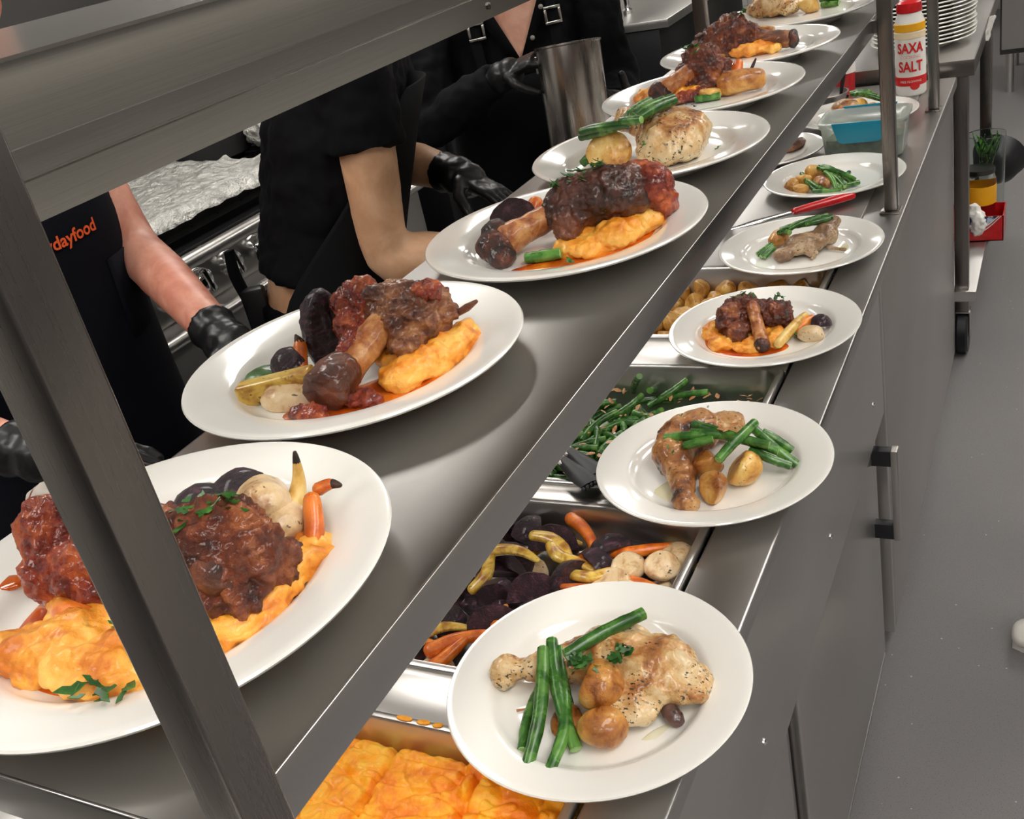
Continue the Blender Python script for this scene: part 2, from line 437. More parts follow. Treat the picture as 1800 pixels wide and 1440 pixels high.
# ---------------------------------------------------------------- dinner plates
plate_me = None
PROF = [(.0001, .0035), (.080, .0035), (.083, 0), (.0865, 0), (.090, .005), (.105, .0115), (.120, .0165), (.1455, .0215), (.1492, .0232), (.1500, .0250), (.1490, .0264), (.1465, .0265), (.142, .0257), (.125, .0225), (.1125, .0198), (.1085, .0182), (.1045, .0145), (.0995, .0098), (.093, .0078), (.080, .0072), (.0001, .0070)]
def plate(x, y, z, label, group=None):
    global plate_me
    if plate_me is None: plate_me = make_mesh('dinner_plate', lathe(PROF, 96), 'porcelain', 50)
    o = bpy.data.objects.new('dinner_plate', plate_me); COL.objects.link(o); o.location = (x, y, z)
    return tag(o, label, 'plate', group)
PL = {'P1': (-.489, .344, SZ), 'P2': (-.539, .645, SZ), 'P3': (-.465, .943, SZ), 'P4': (-.469, 1.229, SZ), 'P5': (-.486, 1.522, SZ), 'P6': (-.487, 1.807, SZ), 'P7': (-.475, 2.115, SZ),
      'L1': (-.388, .673, CZ+.005), 'L2': (-.388, 1.082, CZ+.005), 'L3': (-.419, 1.486, CZ+.005), 'L4': (-.437, 1.848, CZ+.001), 'L5': (-.452, 2.267, CZ), 'L6': (-.665, 2.50, CZ), 'L7': (-.485, 2.78, CZ)}
PLABEL = {'P1': 'white dinner plate on pass shelf behind the square post, with carrot, radish and lamb shank', 'P2': 'white dinner plate on pass shelf holding a lamb shank beside a large beetroot half',
 'P3': 'white dinner plate on pass shelf with charred-bone lamb shank, beetroot wedge behind it', 'P4': 'white dinner plate on pass shelf holding chicken leg, potato and green beans',
 'P5': 'white dinner plate on pass shelf with upright lamb shank, potato chunks and carrot', 'P6': 'white dinner plate on pass shelf whose shank bone points to the aisle side',
 'P7': 'white dinner plate on pass shelf with pale chicken, by the middle post', 'L1': 'white dinner plate on worktop beside the orange mash pan, with chicken leg and beans',
 'L2': 'white dinner plate on worktop beside the bean pan, chicken drumstick under crossed beans', 'L3': 'white dinner plate on worktop with a lamb shank, between potato and bean pans',
 'L4': 'white dinner plate on worktop with chicken leg, next to the red handled knife', 'L5': 'white dinner plate on worktop behind the middle post, with beans and potatoes',
 'L6': 'white dinner plate on worktop beside the glass tub, holding one small meat piece', 'L7': 'white dinner plate on worktop behind the glass tub, with chicken and potato'}
for k in PL: plate(*PL[k], PLABEL[k])

# ================================================================ FOOD MATERIALS
def food_mat(name, stops, sc=30, detail=4, rough=(0.25, 0.5), coat=0.3, bump=(90, 0.4, 0.002), sss=0.0, scale=(1, 1, 1), rnd=0.0, specks=None, sub=(0.01, 0.004, 0.002)):
    t = NT(name)
    a = t.noise(sc, detail, scale, 0.6, 0.4)
    stops = [(.5+(p_-.5)*.62, c_) for p_, c_ in stops]
    c = t.ramp(a, stops)
    if specks:
        s_sc, s_w, s_col, s_mask = specks
        v = t.noise(s_sc*1.9, 3, (1, 1.6, 1)); m = t.noise(s_mask, 2)
        w = t.n('ShaderNodeMath', operation='MULTIPLY')
        t.l(t.ramp(v, [(.66-s_w*.25, (0, 0, 0)), (.70-s_w*.25, (1, 1, 1))]), w.inputs[0]); t.l(t.ramp(m, [(.44, (0, 0, 0)), (.52, (1, 1, 1))]), w.inputs[1])
        c = t.mix(w.outputs[0], c, s_col)
    if rnd:
        oi = t.n('ShaderNodeObjectInfo'); hs = t.n('ShaderNodeHueSaturation')
        mr = t.n('ShaderNodeMapRange'); mr.inputs[3].default_value = 1-rnd; mr.inputs[4].default_value = 1+rnd
        t.l(oi.outputs['Random'], mr.inputs[0]); t.l(mr.outputs[0], hs.inputs['Value']); t.l(c, hs.inputs['Color']); c = hs.outputs[0]
    t.color(c); t.rough(a, *rough)
    t.b.inputs['Coat Weight'].default_value = coat; t.b.inputs['Coat Roughness'].default_value = 0.12
    if bump: t.bump(t.noise(bump[0]*2.0, 6, rough=.66), min(1, bump[1]*1.6), bump[2]*1.4)
    if sss:
        t.b.inputs['Subsurface Weight'].default_value = sss; t.b.inputs['Subsurface Radius'].default_value = sub; t.b.inputs['Subsurface Scale'].default_value = 0.5
    return t
food_mat('meat', [(0.28, rgb(58, 22, 12)), (0.45, rgb(100, 42, 20)), (0.58, rgb(132, 62, 30)), (0.74, rgb(176, 104, 56))], 42, 5, (.22, .45), 0.4, (170, .7, .002))
food_mat('meat_grey', [(0.3, rgb(76, 36, 20)), (0.5, rgb(128, 72, 40)), (0.7, rgb(182, 124, 78))], 30, 5, (.25, .45), 0.4, (140, .6, .002), scale=(1, 1, 2))
food_mat('meat_red', [(0.3, rgb(104, 26, 10)), (0.5, rgb(150, 50, 22)), (0.72, rgb(206, 100, 44))], 60, 5, (.18, .38), 0.55, (190, .7, .002))
food_mat('meat_dark', [(0.3, rgb(46, 20, 12)), (0.52, rgb(88, 42, 24)), (0.75, rgb(132, 74, 48))], 26, 4, (.2, .4), 0.45, (120, .5, .002))
food_mat('bone', [(.3, rgb(120, 58, 26)), (.5, rgb(172, 100, 48)), (.75, rgb(214, 156, 96))], 45, 4, (.3, .45), 0.35, (160, .35, .001))
food_mat('bone_char', [(0.35, rgb(34, 18, 14)), (0.55, rgb(84, 40, 26)), (0.8, rgb(134, 72, 44))], 60, 4, (.3, .5), 0.3, (200, .6, .0015))
food_mat('mash', [(0.3, rgb(214, 118, 22)), (0.5, rgb(244, 164, 52)), (0.75, rgb(252, 196, 96))], 38, 4, (.35, .5), .25, (130, .35, .0015), .15, sub=(.012, .006, .002))
food_mat('mash_pan', [(.28, rgb(236, 128, 6)), (.5, rgb(255, 166, 16)), (.75, rgb(255, 196, 56))], 30, 6, (.4, .55), .15, (260, .35, .001), .1, sub=(.012, .006, .002))
food_mat('sauce', [(.3, rgb(168, 58, 6)), (.6, rgb(208, 98, 18)), (.8, rgb(224, 128, 36))], 25, 3, (.08, .16), .8, (60, .1, .0006))
food_mat('oil', [(.3, rgb(218, 214, 170)), (.7, rgb(226, 222, 196))], 30, 2, (.06, .12), .6, None)
food_mat('beet_skin', [(.3, rgb(22, 11, 18)), (.55, rgb(50, 25, 38)), (.78, rgb(104, 64, 80))], 75, 6, (.34, .55), .22, (150, .9, .003), scale=(1, 1, 3), rnd=.2)
food_mat('beet_cut', [(.3, rgb(40, 16, 26)), (.55, rgb(66, 32, 44)), (.78, rgb(110, 70, 82))], 90, 6, (.34, .5), .25, (180, .8, .002), rnd=.2)
food_mat('carrot', [(.3, rgb(196, 84, 14)), (.55, rgb(234, 126, 30)), (.8, rgb(246, 164, 70))], 34, 4, (.25, .4), .4, (110, .4, .001), rnd=.12)
food_mat('char', [(.4, rgb(26, 15, 12)), (.7, rgb(74, 42, 26))], 90, 3, (.4, .6), .1, (180, .5, .001))
food_mat('parsnip', [(.25, rgb(176, 122, 52)), (.45, rgb(220, 180, 96)), (.75, rgb(238, 210, 140))], 40, 4, (.3, .45), .3, (110, .3, .001), rnd=.08)
food_mat('radish', [(.22, rgb(170, 118, 74)), (.42, rgb(220, 188, 140)), (.75, rgb(238, 216, 180))], 36, 4, (.3, .45), .3, (120, .3, .001), rnd=.06, specks=(90, .12, rgb(90, 70, 40), 40))
food_mat('squash_yellow', [(0.3, rgb(160, 104, 30)), (0.5, rgb(220, 180, 74)), (0.8, rgb(236, 208, 116))], 34, 3, (.25, .4), .4, (100, .2, .001), specks=(110, .14, rgb(80, 80, 30), 40))
food_mat('courgette', [(.3, rgb(34, 72, 24)), (.6, rgb(62, 108, 36)), (.8, rgb(110, 150, 60))], 60, 4, (.25, .4), .4, (120, .3, .001))
food_mat('potato', [(.25, rgb(160, 96, 34)), (.42, rgb(206, 150, 68)), (.6, rgb(224, 178, 92)), (.8, rgb(236, 200, 124))], 32, 4, (.3, .45), .35, (100, .35, .0015), .06, rnd=.1, specks=(120, .1, rgb(84, 58, 28), 50))
food_mat('potato_roast', [(.25, rgb(130, 68, 20)), (.45, rgb(180, 112, 42)), (.62, rgb(208, 146, 64)), (.8, rgb(228, 182, 104))], 36, 5, (.2, .38), .5, (130, .45, .0015), .05, rnd=.05)
food_mat('bean', [(0.3, rgb(36, 80, 26)), (0.5, rgb(58, 110, 38)), (0.75, rgb(100, 150, 64))], 40, 3, (.2, .34), .35, (90, .25, .001), rnd=.15)
food_mat('bean_cut', [(.3, rgb(120, 164, 84)), (.7, rgb(160, 196, 116))], 120, 2, (.3, .4), .2, None)
food_mat('herb', [(.3, rgb(28, 70, 22)), (.6, rgb(52, 104, 36)), (.8, rgb(84, 136, 56))], 90, 3, (.35, .5), .2, None)
food_mat('almond', [(.3, rgb(176, 112, 68)), (.6, rgb(212, 158, 112)), (.8, rgb(232, 194, 150))], 60, 3, (.35, .5), .2, None)
food_mat('chicken', [(.24, rgb(126, 66, 26)), (.38, rgb(176, 112, 56)), (.52, rgb(204, 160, 102)), (.72, rgb(224, 196, 150))], 22, 5, (.2, .4), .5, (120, .5, .0016), .08, specks=(130, .34, rgb(48, 44, 26), 34))
food_mat('chicken_pale', [(.2, rgb(120, 66, 26)), (.36, rgb(178, 116, 58)), (.5, rgb(212, 168, 108)), (.64, rgb(226, 194, 144)), (.8, rgb(234, 212, 170))], 24, 5, (.18, .36), .5, (110, .5, .0016), .08, specks=(130, .34, rgb(52, 50, 28), 34))
food_mat('chicken_grey', [(.28, rgb(112, 78, 50)), (.46, rgb(150, 116, 82)), (.62, rgb(182, 150, 114)), (.8, rgb(202, 176, 142))], 30, 5, (.25, .45), .4, (130, .5, .0016), .05, specks=(150, .22, rgb(52, 42, 28), 30))
food_mat('chicken_brown', [(.26, rgb(52, 28, 16)), (.40, rgb(134, 76, 32)), (.54, rgb(182, 122, 62)), (.75, rgb(216, 174, 116))], 20, 5, (.2, .4), .5, (120, .5, .0016), .06, specks=(140, .2, rgb(40, 30, 18), 30))
food_mat('offal', [(.3, rgb(54, 34, 32)), (.7, rgb(104, 74, 66))], 60, 3, (.2, .35), .5, (90, .3, .001))

# ================================================================ FOOD BUILDERS (coordinates measured from the centre of the plate)
def V3(*a): return Vector(a)
def place(o, k):
    o.location = PL[k] if isinstance(k, str) else k; return o
def fobj(k, name, g, mat, label, cat, group=None, smooth=60):
    return tag(place(obj(name, g, mat, smooth=smooth), k), label, cat, group)
def forg(k, name, geos, mat, label, cat, group=None, **kw):
    return tag(place(organic(name, geos, mat, **kw), k), label, cat, group)
RB = random.Random(5)
def bean_geo(p0, p1, r=.0062, bend=None):
    p0 = Vector(p0); p1 = Vector(p1); d = p1 - p0; L = d.length
    if bend is None: bend = (RB.uniform(-.06, .06), RB.uniform(0, .06))
    s = d.cross(V3(0, 0, 1)).normalized()
    mid = [p0, p0 + d*.3 + s*bend[0]*L*.8 + V3(0, 0, bend[1]*L), p0 + d*.65 + s*bend[0]*L + V3(0, 0, bend[1]*L*.8), p1]
    P = smooth_path(mid, 4); n = len(P)
    rr = [r * (0.88 + .12*math.sin(PI*i/(n-1))) * (1 + .05*math.sin(i*2.3)) for i in range(n)]
    body = loft(P, rr, 10)
    ends = []
    for e, q in ((P[0], P[1]), (P[-1], P[-2])):
        dd = (e-q).normalized()
        ends.append(loft([e - dd*.0002, e + dd*.0006], [r*.78, r*.66], 10))
    return body, ends
def bean(k, p0, p1, label, group, r=.0062, bend=None):
    b, e = bean_geo(p0, p1, r, bend)
    o = fobj(k, 'green_bean', b, 'bean', label, 'green bean', group)
    for q in e: obj('cut_end', q, 'bean_cut', o)
    return o
def chunk_geo(c, r, rot=(0, 0, 0), cuts=1, seed=0, amp=.08):
    """rounded lump with one or more knife-flat faces"""
    rd = random.Random(seed)
    v, f = ell((0, 0, 0), (1, 1, 1), nu=18, nv=12)
    planes = [(Vector((rd.uniform(-1, 1), rd.uniform(-1, 1), rd.uniform(-.2, 1))).normalized(), rd.uniform(.25, .6)) for _ in range(cuts)]
    out = []
    for p in v:
        p = Vector(p); p *= 1 + amp*noise.noise(p*1.7 + Vector((seed, 0, 0)))
        for n_, h in planes:
            d = p.dot(n_) - h
            if d > 0: p = p - n_ * d * .96
        out.append(p)
    m = Matrix.Translation(c) @ Euler(rot).to_matrix().to_4x4() @ Matrix.Diagonal((*r, 1))
    return [tuple(m @ p) for p in out], f
def wedge_geo(L, H, ang=1.3, n=9, seed=0):
    """wedge cut from a round root: two flat cut faces meeting in an edge, one rounded skin; returns skin, cut faces"""
    S, Cc = [], []; fS, fC = [], []
    m = 7
    for i in range(n+1):
        u = -1 + 2*i/n; r = H*math.sqrt(max(0.0, 1-u*u))*(1+.06*noise.noise(Vector((u*2, seed, 0)))) + .0006
        for j in range(m):
            a = -ang/2 + ang*j/(m-1)
            rr = r*(1+.05*noise.noise(Vector((u*3, a*2, seed))))
            S.append((u*L, rr*math.sin(a), rr*math.cos(a)))
    for i in range(n):
        for j in range(m-1):
            a = i*m+j; fS.append((a, a+1, a+m+1, a+m))
    k = 0
    for j, flip in ((0, False), (m-1, True)):
        o = len(Cc)
        for i in range(n+1):
            Cc.append(S[i*m+j]); Cc.append((S[i*m+j][0]*.96, 0, 0))
        for i in range(n):
            q = (o+2*i, o+2*i+2, o+2*i+3, o+2*i+1); fC.append(q if not flip else q[::-1])
    return (S, fS), (Cc, fC)
def wedge(k, c, rot, L, H, label, group, ang=1.3, seed=0, name='beetroot_wedge', cat='beetroot', ms='beet_skin', mc='beet_cut'):
    s, f = wedge_geo(L, H, ang, seed=seed)
    base = PL[k] if isinstance(k, str) else k
    e = obj(name, s, ms, smooth=60); e.location = Vector(base) + Vector(c); e.rotation_euler = rot
    tag(e, label, cat, group)
    obj('cut_face', f, mc, e, smooth=20)
    return e
def carrot(k, pts, rad, label, group=None, tip='char', name='carrot_piece', mat='carrot', cat='carrot', tipfrac=.18):
    P = smooth_path(pts, 5); R_ = interp(list(rad), len(P)); n = max(2, int(len(P)*(1-tipfrac)))
    o = fobj(k, name, loft(P[:n], R_[:n], 10, round_ends=True), mat, label, cat, group)
    if tip and n < len(P): obj('charred_tip', loft(P[n-1:], R_[n-1:], 10, round_ends=True), tip, o, smooth=60)
    return o
def puddle(k, outline, z, label, mat='sauce', name='sauce_pool', cat='sauce', h=.0016):
    P = smooth_path(list(outline) + [outline[0]], 5)[:-1] if len(outline[0]) == 3 else smooth_path([(x, y, 0) for x, y in outline] + [(*outline[0], 0)], 5)[:-1]
    c = sum(P, Vector())/len(P); V, F = [], []; n = len(P)
    for s, zz in ((1, 0), (.97, h*.7), (.85, h), (.4, h)):
        V += [(c.x+(p.x-c.x)*s, c.y+(p.y-c.y)*s, z+zz) for p in P]
    for j in range(3):
        for i in range(n): F.append((j*n+i, j*n+(i+1) % n, (j+1)*n+(i+1) % n, (j+1)*n+i))
    F.append(tuple(3*n+i for i in range(n))); F.append(tuple(range(n))[::-1])
    return fobj(k, name, (V, F), mat, label, cat, smooth=60)
RH = random.Random(11)
def herbs(k, spots, label, n=22, size=.006, mat='herb', name='chopped_parsley', cat='herbs'):
    """flakes of chopped leaf scattered around spots (x, y, z, radius)"""
    V, F = [], []
    for (x, y, z, rad) in spots:
        for _ in range(n):
            a = RH.uniform(0, 2*PI); d = rad*math.sqrt(RH.random())
            c = Vector((x+d*math.cos(a), y+d*math.sin(a), z - .5*d*d/max(rad, .001) + RH.uniform(0, .003)))
            s = size*RH.uniform(.5, 1.2); m = Euler((RH.uniform(-.7, .7), RH.uniform(-.7, .7), RH.uniform(0, 6.3))).to_matrix()
            o = len(V); pr = [(-1, 0), (-.4, .45), (.1, .3), (.5, .6), (1, .1), (.6, -.25), (.2, -.5), (-.3, -.3)]
            for zz in (0, .0005):
                for (px, py) in pr: V.append(tuple(c + m @ Vector((px*s, py*s*.8, zz + .15*s*px*px))))
            q = len(pr); F.append(tuple(o+i for i in range(q))[::-1]); F.append(tuple(o+q+i for i in range(q)))
            for i in range(q): F.append((o+i, o+(i+1) % q, o+q+(i+1) % q, o+q+i))
    o = fobj(k, name, (V, F), mat, label, cat); o['kind'] = 'stuff'; return o
def ridge(f, a, axis=(1, 1, 3)):
    return lambda p: a*abs(noise.noise(Vector((p.x*f*axis[0], p.y*f*axis[1], p.z*f*axis[2]))))
W = .0072   # height of the flat of a plate

# ================================================================ PLATES ON THE WORKTOP
# ---- chicken leg, potatoes and long beans (plate by the mash pan)
k = 'L1'
ck = empty('roast_chicken', PL[k], 'roast chicken leg with herbed skin on plate beside the orange mash pan', 'chicken')
organic('leg_meat', [sloft([(-.098, -.011, .022), (-.082, -.006, .024), (-.055, .003, .026), (-.015, .013, .031)], [.015, .0135, .0165, .028], 4, 14, round_ends=True),
    ell((-.094, -.004, .027), (.013, .012, .012)), ell((-.092, -.017, .018), (.014, .013, .011)), ell((.015, .024, .034), (.048, .043, .030), (0, 0, .25)), ell((.055, .018, .033), (.046, .044, .026), (0, .12, .1)),
    ell((.08, .014, .026), (.032, .03, .017)), ell((.096, .026, .018), (.013, .015, .011)), ell((.04, -.028, .024), (.035, .024, .017))],
    'chicken_pale', ck, .002, ((32, .004), (95, .0016)), 4, ridge(40, -.004, (1, 1, 1)), off=1, floor=W)
organic('giblet', [ell((.083, -.020, .0155), (.014, .009, .008), (0, .3, -.6)), ell((.076, -.012, .0155), (.009, .008, .0075))], 'offal', ck, .0012, ((120, .0008),), 3, floor=W)
g = 'potato halves on the plate by the mash pan'
forg(k, 'roast_potato', [chunk_geo((.016, -.027, .045), (.026, .025, .022), (.3, -.2, 0), 1, 3, .05)], 'potato_roast', 'large round golden potato leaning on chicken, topped with chopped herbs', 'potato', disp=((50, .0012),), voxel=.0016, floor=W)
forg(k, 'roast_potato', [chunk_geo((.029, -.058, .0255), (.0245, .021, .0185), (.1, .15, .3), 1, 8, .05)], 'potato_roast', 'golden potato half standing alone before the chicken leg', 'potato', disp=((50, .0012),), voxel=.0016, floor=W)
forg(k, 'roast_potato', [ell((-.012, -.052, .0155), (.016, .022, .0085), (0, 0, .2))], 'potato_roast', 'browned potato mostly hidden under long green beans', 'potato', disp=((50, .0012),), voxel=.0016, floor=W)
lb = 'long glossy green bean laid over chicken drumstick beside the mash pan'; gb = 'beans on the plate by the mash pan'
bean(k, (-.050, .016, .050), (.010, -.081, .0145), lb, gb, .0068, (.04, .03))
bean(k, (-.052, .000, .052), (-.026, -.112, .0145), lb, gb, .0070, (-.05, .04))
bean(k, (-.030, -.012, .036), (-.004, -.113, .0140), lb, gb, .0062, (-.09, .02))
bean(k, (-.050, -.020, .024), (-.039, -.094, .0142), lb, gb, .0060, (.05, 0))
bean(k, (-.040, .012, .046), (-.012, -.04, .026), lb, gb, .0052, (.03, .02))
bean(k, (-.020, -.014, .062), (.036, .056, .066), 'green bean lying across the top of the chicken thigh', None, .0072, (.0, .03))
herbs(k, [(.010, -.033, .0715, .014), (-.004, -.020, .070, .009), (.036, .0, .067, .008), (.03, -.012, .068, .006)], 'chopped parsley on potato and chicken beside the mash pan', 14, .0065)
puddle(k, [(.06, -.05), (.085, -.045), (.096, -.03), (.098, -.012), (.09, -.005), (.082, -.02), (.068, -.035)], W-.0004, 'thin pool of cooking oil beside chicken thigh', 'oil', 'oil_pool', 'oil', .0007)
fobj(k, 'almond_sliver', merge(loft([(-.070, -.045, .009), (-.062, -.041, .009)], [.0014, .001], 6), loft([(-.02, -.03, .034), (-.012, -.06, .020)], [.0016, .0012], 6)), 'almond', 'thin almond slivers among beans beside chicken drumstick', 'almond')

# ---- chicken drumstick with crossed beans
k = 'L2'
ck = empty('roast_chicken', PL[k], 'browned chicken leg with charred thigh under crossed green beans', 'chicken')
organic('leg_meat', [sloft([(-.006, -.098, .020), (-.014, -.075, .022), (-.028, -.042, .026), (-.05, -.005, .031), (-.05, .03, .033)], [.0155, .0135, .018, .027, .03], 4, 14, round_ends=True),
    ell((-.010, -.093, .022), (.015, .013, .013)), ell((.001, -.095, .019), (.012, .012, .012)), ell((-.036, .044, .036), (.038, .045, .027), (0, 0, -.55)), ell((-.008, .072, .031), (.034, .022, .02), (0, 0, .2)), ell((.008, .089, .028), (.013, .012, .012))],
    'chicken_brown', ck, .002, ((34, .0035), (110, .0015)), 4, ridge(45, -.003, (1, 1, 1)), off=4, floor=W)
lb = 'cut potato chunk beside the browned chicken drumstick'; gp = 'potato chunks on the drumstick plate'
for i, (c, r, ro) in enumerate([((.0, -.016, .028), (.021, .019, .022), (.2, .1, .4)), ((.045, -.022, .027), (.026, .024, .021), (.1, -.2, .7)), ((.02, -.064, .0235), (.019, .027, .0175), (.15, 0, .25))]):
    forg(k, 'roast_potato', [chunk_geo(c, r, ro, 2, 20+i, .06)], 'potato_roast' if i != 1 else 'potato', lb, 'potato', gp, disp=((50, .0012),), voxel=.0016, floor=W)
lb = 'green bean in the criss-cross pile on browned chicken drumstick'; gb = 'beans on the drumstick plate'
for p0, p1, r, b in [((-.058, -.004, .054), (.008, .008, .058), .0062, (.03, .02)), ((-.027, .024, .060), (.075, .002, .048), .0066, (.06, .03)), ((-.024, .002, .060), (.084, .008, .036), .0066, (-.03, .04)),
                     ((.026, -.052, .056), (.052, .028, .064), .0066, (.02, .04)), ((.046, .034, .054), (.104, .012, .0155), .0066, (.04, .02)), ((-.03, -.014, .050), (.006, -.004, .056), .006, (0, 0)), ((.05, .0, .04), (.1, -.002, .022), .006, (.05, .02)), ((.06, .03, .05), (.096, .028, .026), .0055, (.0, .04))]:
    bean(k, p0, p1, lb, gb, r, b)
fobj(k, 'almond_sliver', merge(*[loft([(x, y, .066), (x+.010, y+dy, .067)], [(.0042, .0012), (.003, .001)], 8) for x, y, dy in [(.012, .008, -.006), (.024, .016, .003), (-.01, .022, .002), (.018, .002, .006)]]), 'almond', 'toasted almond flakes scattered on the criss-cross bean pile', 'almond')
puddle(k, [(-.05, -.03), (-.035, -.055), (-.03, -.085), (-.05, -.09), (-.062, -.06)], W-.0004, 'pale cooking oil pool beside the chicken drumstick', 'oil', 'oil_pool', 'oil', .0007)
herbs(k, [(-.03, .05, .066, .03), (-.04, -.02, .055, .012)], 'dark herb flakes on browned chicken leg', 9, .003)

# ---- lamb shank on the worktop
def shank(k, label, bone, meat, mat='meat', bmat='bone', seed=0, tipmat='bone_char', tip=None, amp=1.0, extra=()):
    e = empty('lamb_shank', PL[k], label, 'lamb shank')
    organic('bone', bone, bmat, e, .0017, ((60, .0012), (160, .0006)), 3, off=seed, floor=W)
    if tip: organic('bone_end', tip, tipmat, e, .0017, ((60, .0018), (170, .001)), 2, off=seed+3, floor=W)
    organic('meat', meat, mat, e, .0015, ((34, .0035*amp), (85, .0034*amp), (190, .0018*amp), (360, .0008*amp)), 1, ridge(55, -.005*amp, (1.2, 1.2, .6)), off=seed+7, floor=W)
    for i, (nm, gs, m) in enumerate(extra):
        organic(nm, gs, m, e, .0015, ((60, .003*amp), (150, .0024*amp), (320, .0009*amp)), 1, ridge(70, -.003*amp, (1, 1, 1)), off=seed+20+i, floor=W)
    return e
def mashm(k, geos, label, seed=0, amp=.0028):
    return forg(k, 'root_mash', geos, 'mash', label, 'mash', voxel=.002, disp=((38, amp*1.5), (90, amp*1.0), (200, amp*.35)), sm=2, fn=ridge(46, -.0045, (1, 1, 1)), off=seed, floor=W-.0012)
k = 'L3'
puddle(k, [(-.095, -.02), (-.085, -.05), (-.05, -.075), (0, -.082), (.035, -.068), (.05, -.045), (.03, -.02), (-.02, .03), (-.07, .03)], W-.0005, 'orange gravy pool under lamb shank on the worktop plate')
mashm(k, [ell((-.075, -.008, .014), (.024, .034, .018)), ell((-.05, -.045, .013), (.03, .022, .012)), ell((-.01, -.056, .012), (.03, .018, .011)), ell((.028, -.03, .014), (.02, .032, .014)), ell((-.02, 0, .014), (.05, .035, .016))], 'orange root mash under lamb shank on the worktop plate', 31)
shank(k, 'dark lamb shank with short bone on the worktop plate, parsnip beside it', [sloft([(-.018, .012, .05), (-.008, -.012, .046), (.006, -.045, .03), (.014, -.064, .020)], [.011, .010, .011, .012], 4, 12, round_ends=True)],
    [ell((-.05, -.004, .034), (.026, .034, .03), (0, .2, .3)), ell((-.035, .02, .045), (.03, .026, .022)), ell((.022, .012, .034), (.026, .03, .024)), ell((-.03, -.03, .024), (.02, .028, .018)), ell((-.01, .022, .035), (.045, .024, .024))], 'meat', 'bone', 32,
    tip=[ell((.0145, -.066, .020), (.0135, .009, .0125))], amp=1.2)
carrot(k, [(.036, -.058, .0175), (.046, -.022, .022), (.056, .012, .026), (.067, .044, .026)], [.0075, .0085, .0075, .006], 'roasted parsnip stick leaning beside lamb shank on the worktop', None, None, 'parsnip_stick', 'parsnip', 'parsnip')
wedge(k, (.086, .012, .017), (.5, .2, .9), .019, .017, 'dark beetroot wedge on the worktop lamb plate', None, 1.8, 3)
carrot(k, [(.052, -.005, .016), (.064, .014, .021), (.076, .03, .021)], [.008, .009, .007], 'carrot piece beside beetroot wedge on the worktop lamb plate', None, None)
forg(k, 'radish_half', [chunk_geo((.079, -.022, .0175), (.021, .017, .013), (.3, .1, .5), 1, 41)], 'radish', 'pale roasted radish half on the worktop lamb plate', 'radish', disp=((60, .001),), voxel=.0016, floor=W)
herbs(k, [(-.03, .02, .069, .018), (.02, .03, .058, .008), (.06, -.015, .012, .008)], 'chopped parsley on lamb shank on the worktop', 10, .007)

# ---- grey chicken leg plate
k = 'L4'
ck = empty('roast_chicken', PL[k], 'pale brown chicken leg under limp beans, next to the red knife', 'chicken')
organic('leg_meat', [ell((.012, -.004, .026), (.048, .032, .021), (0, 0, .75)), ell((-.022, -.04, .019), (.022, .017, .014), (0, 0, .6)), ell((.042, .03, .03), (.026, .028, .022)), sloft([(.035, .03, .033), (.046, .055, .036), (.052, .075, .042)], [.02, .012, .012], 4, 12, round_ends=True),
    ell((.028, -.03, .016), (.014, .011, .01)), sloft([(.03, -.025, .014), (.03, -.045, .011)], [.007, .005], 3, 10, round_ends=True)], 'chicken_grey', ck, .002, ((36, .0035), (110, .0014)), 3, ridge(45, -.003, (1, 1, 1)), off=9, floor=W)
obj('leg_bone', sloft([(.05, .005, .014), (.068, .0, .0125), (.082, -.006, .0125)], [.0038, .003, .0036], 4, 8, round_ends=True), 'chicken_grey', ck, smooth=60)
lb = 'limp green bean draped over the pale brown chicken leg'; gb = 'beans on the plate next to the knife'
for p0, p1, r in [((-.038, .018, .046), (.03, .030, .054), .006), ((-.030, .030, .044), (.054, .046, .058), .006), ((-.02, .012, .050), (.044, .05, .060), .0056), ((-.044, .026, .038), (-.018, .004, .046), .0056), ((.01, .018, .055), (.05, .036, .058), .0056),
                  ((-.076, -.022, .0135), (-.054, .006, .024), .0056), ((-.066, -.032, .0135), (-.05, .0, .022), .0056), ((-.058, -.036, .0135), (-.046, -.008, .02), .005)]:
    bean(k, p0, p1, lb, gb, r)
forg(k, 'roast_potato', [chunk_geo((-.047, .036, .024), (.018, .026, .016), (.1, 0, -.5), 1, 51)], 'potato_roast', 'potato wedge behind the pale brown chicken leg', 'potato', disp=((50, .0012),), voxel=.0018, floor=W)
puddle(k, [(.06, .0), (.085, .0), (.094, .02), (.09, .045), (.07, .055), (.065, .03)], W-.0004, 'oily juice pool beside the pale brown chicken leg', 'oil', 'oil_pool', 'oil', .0007)

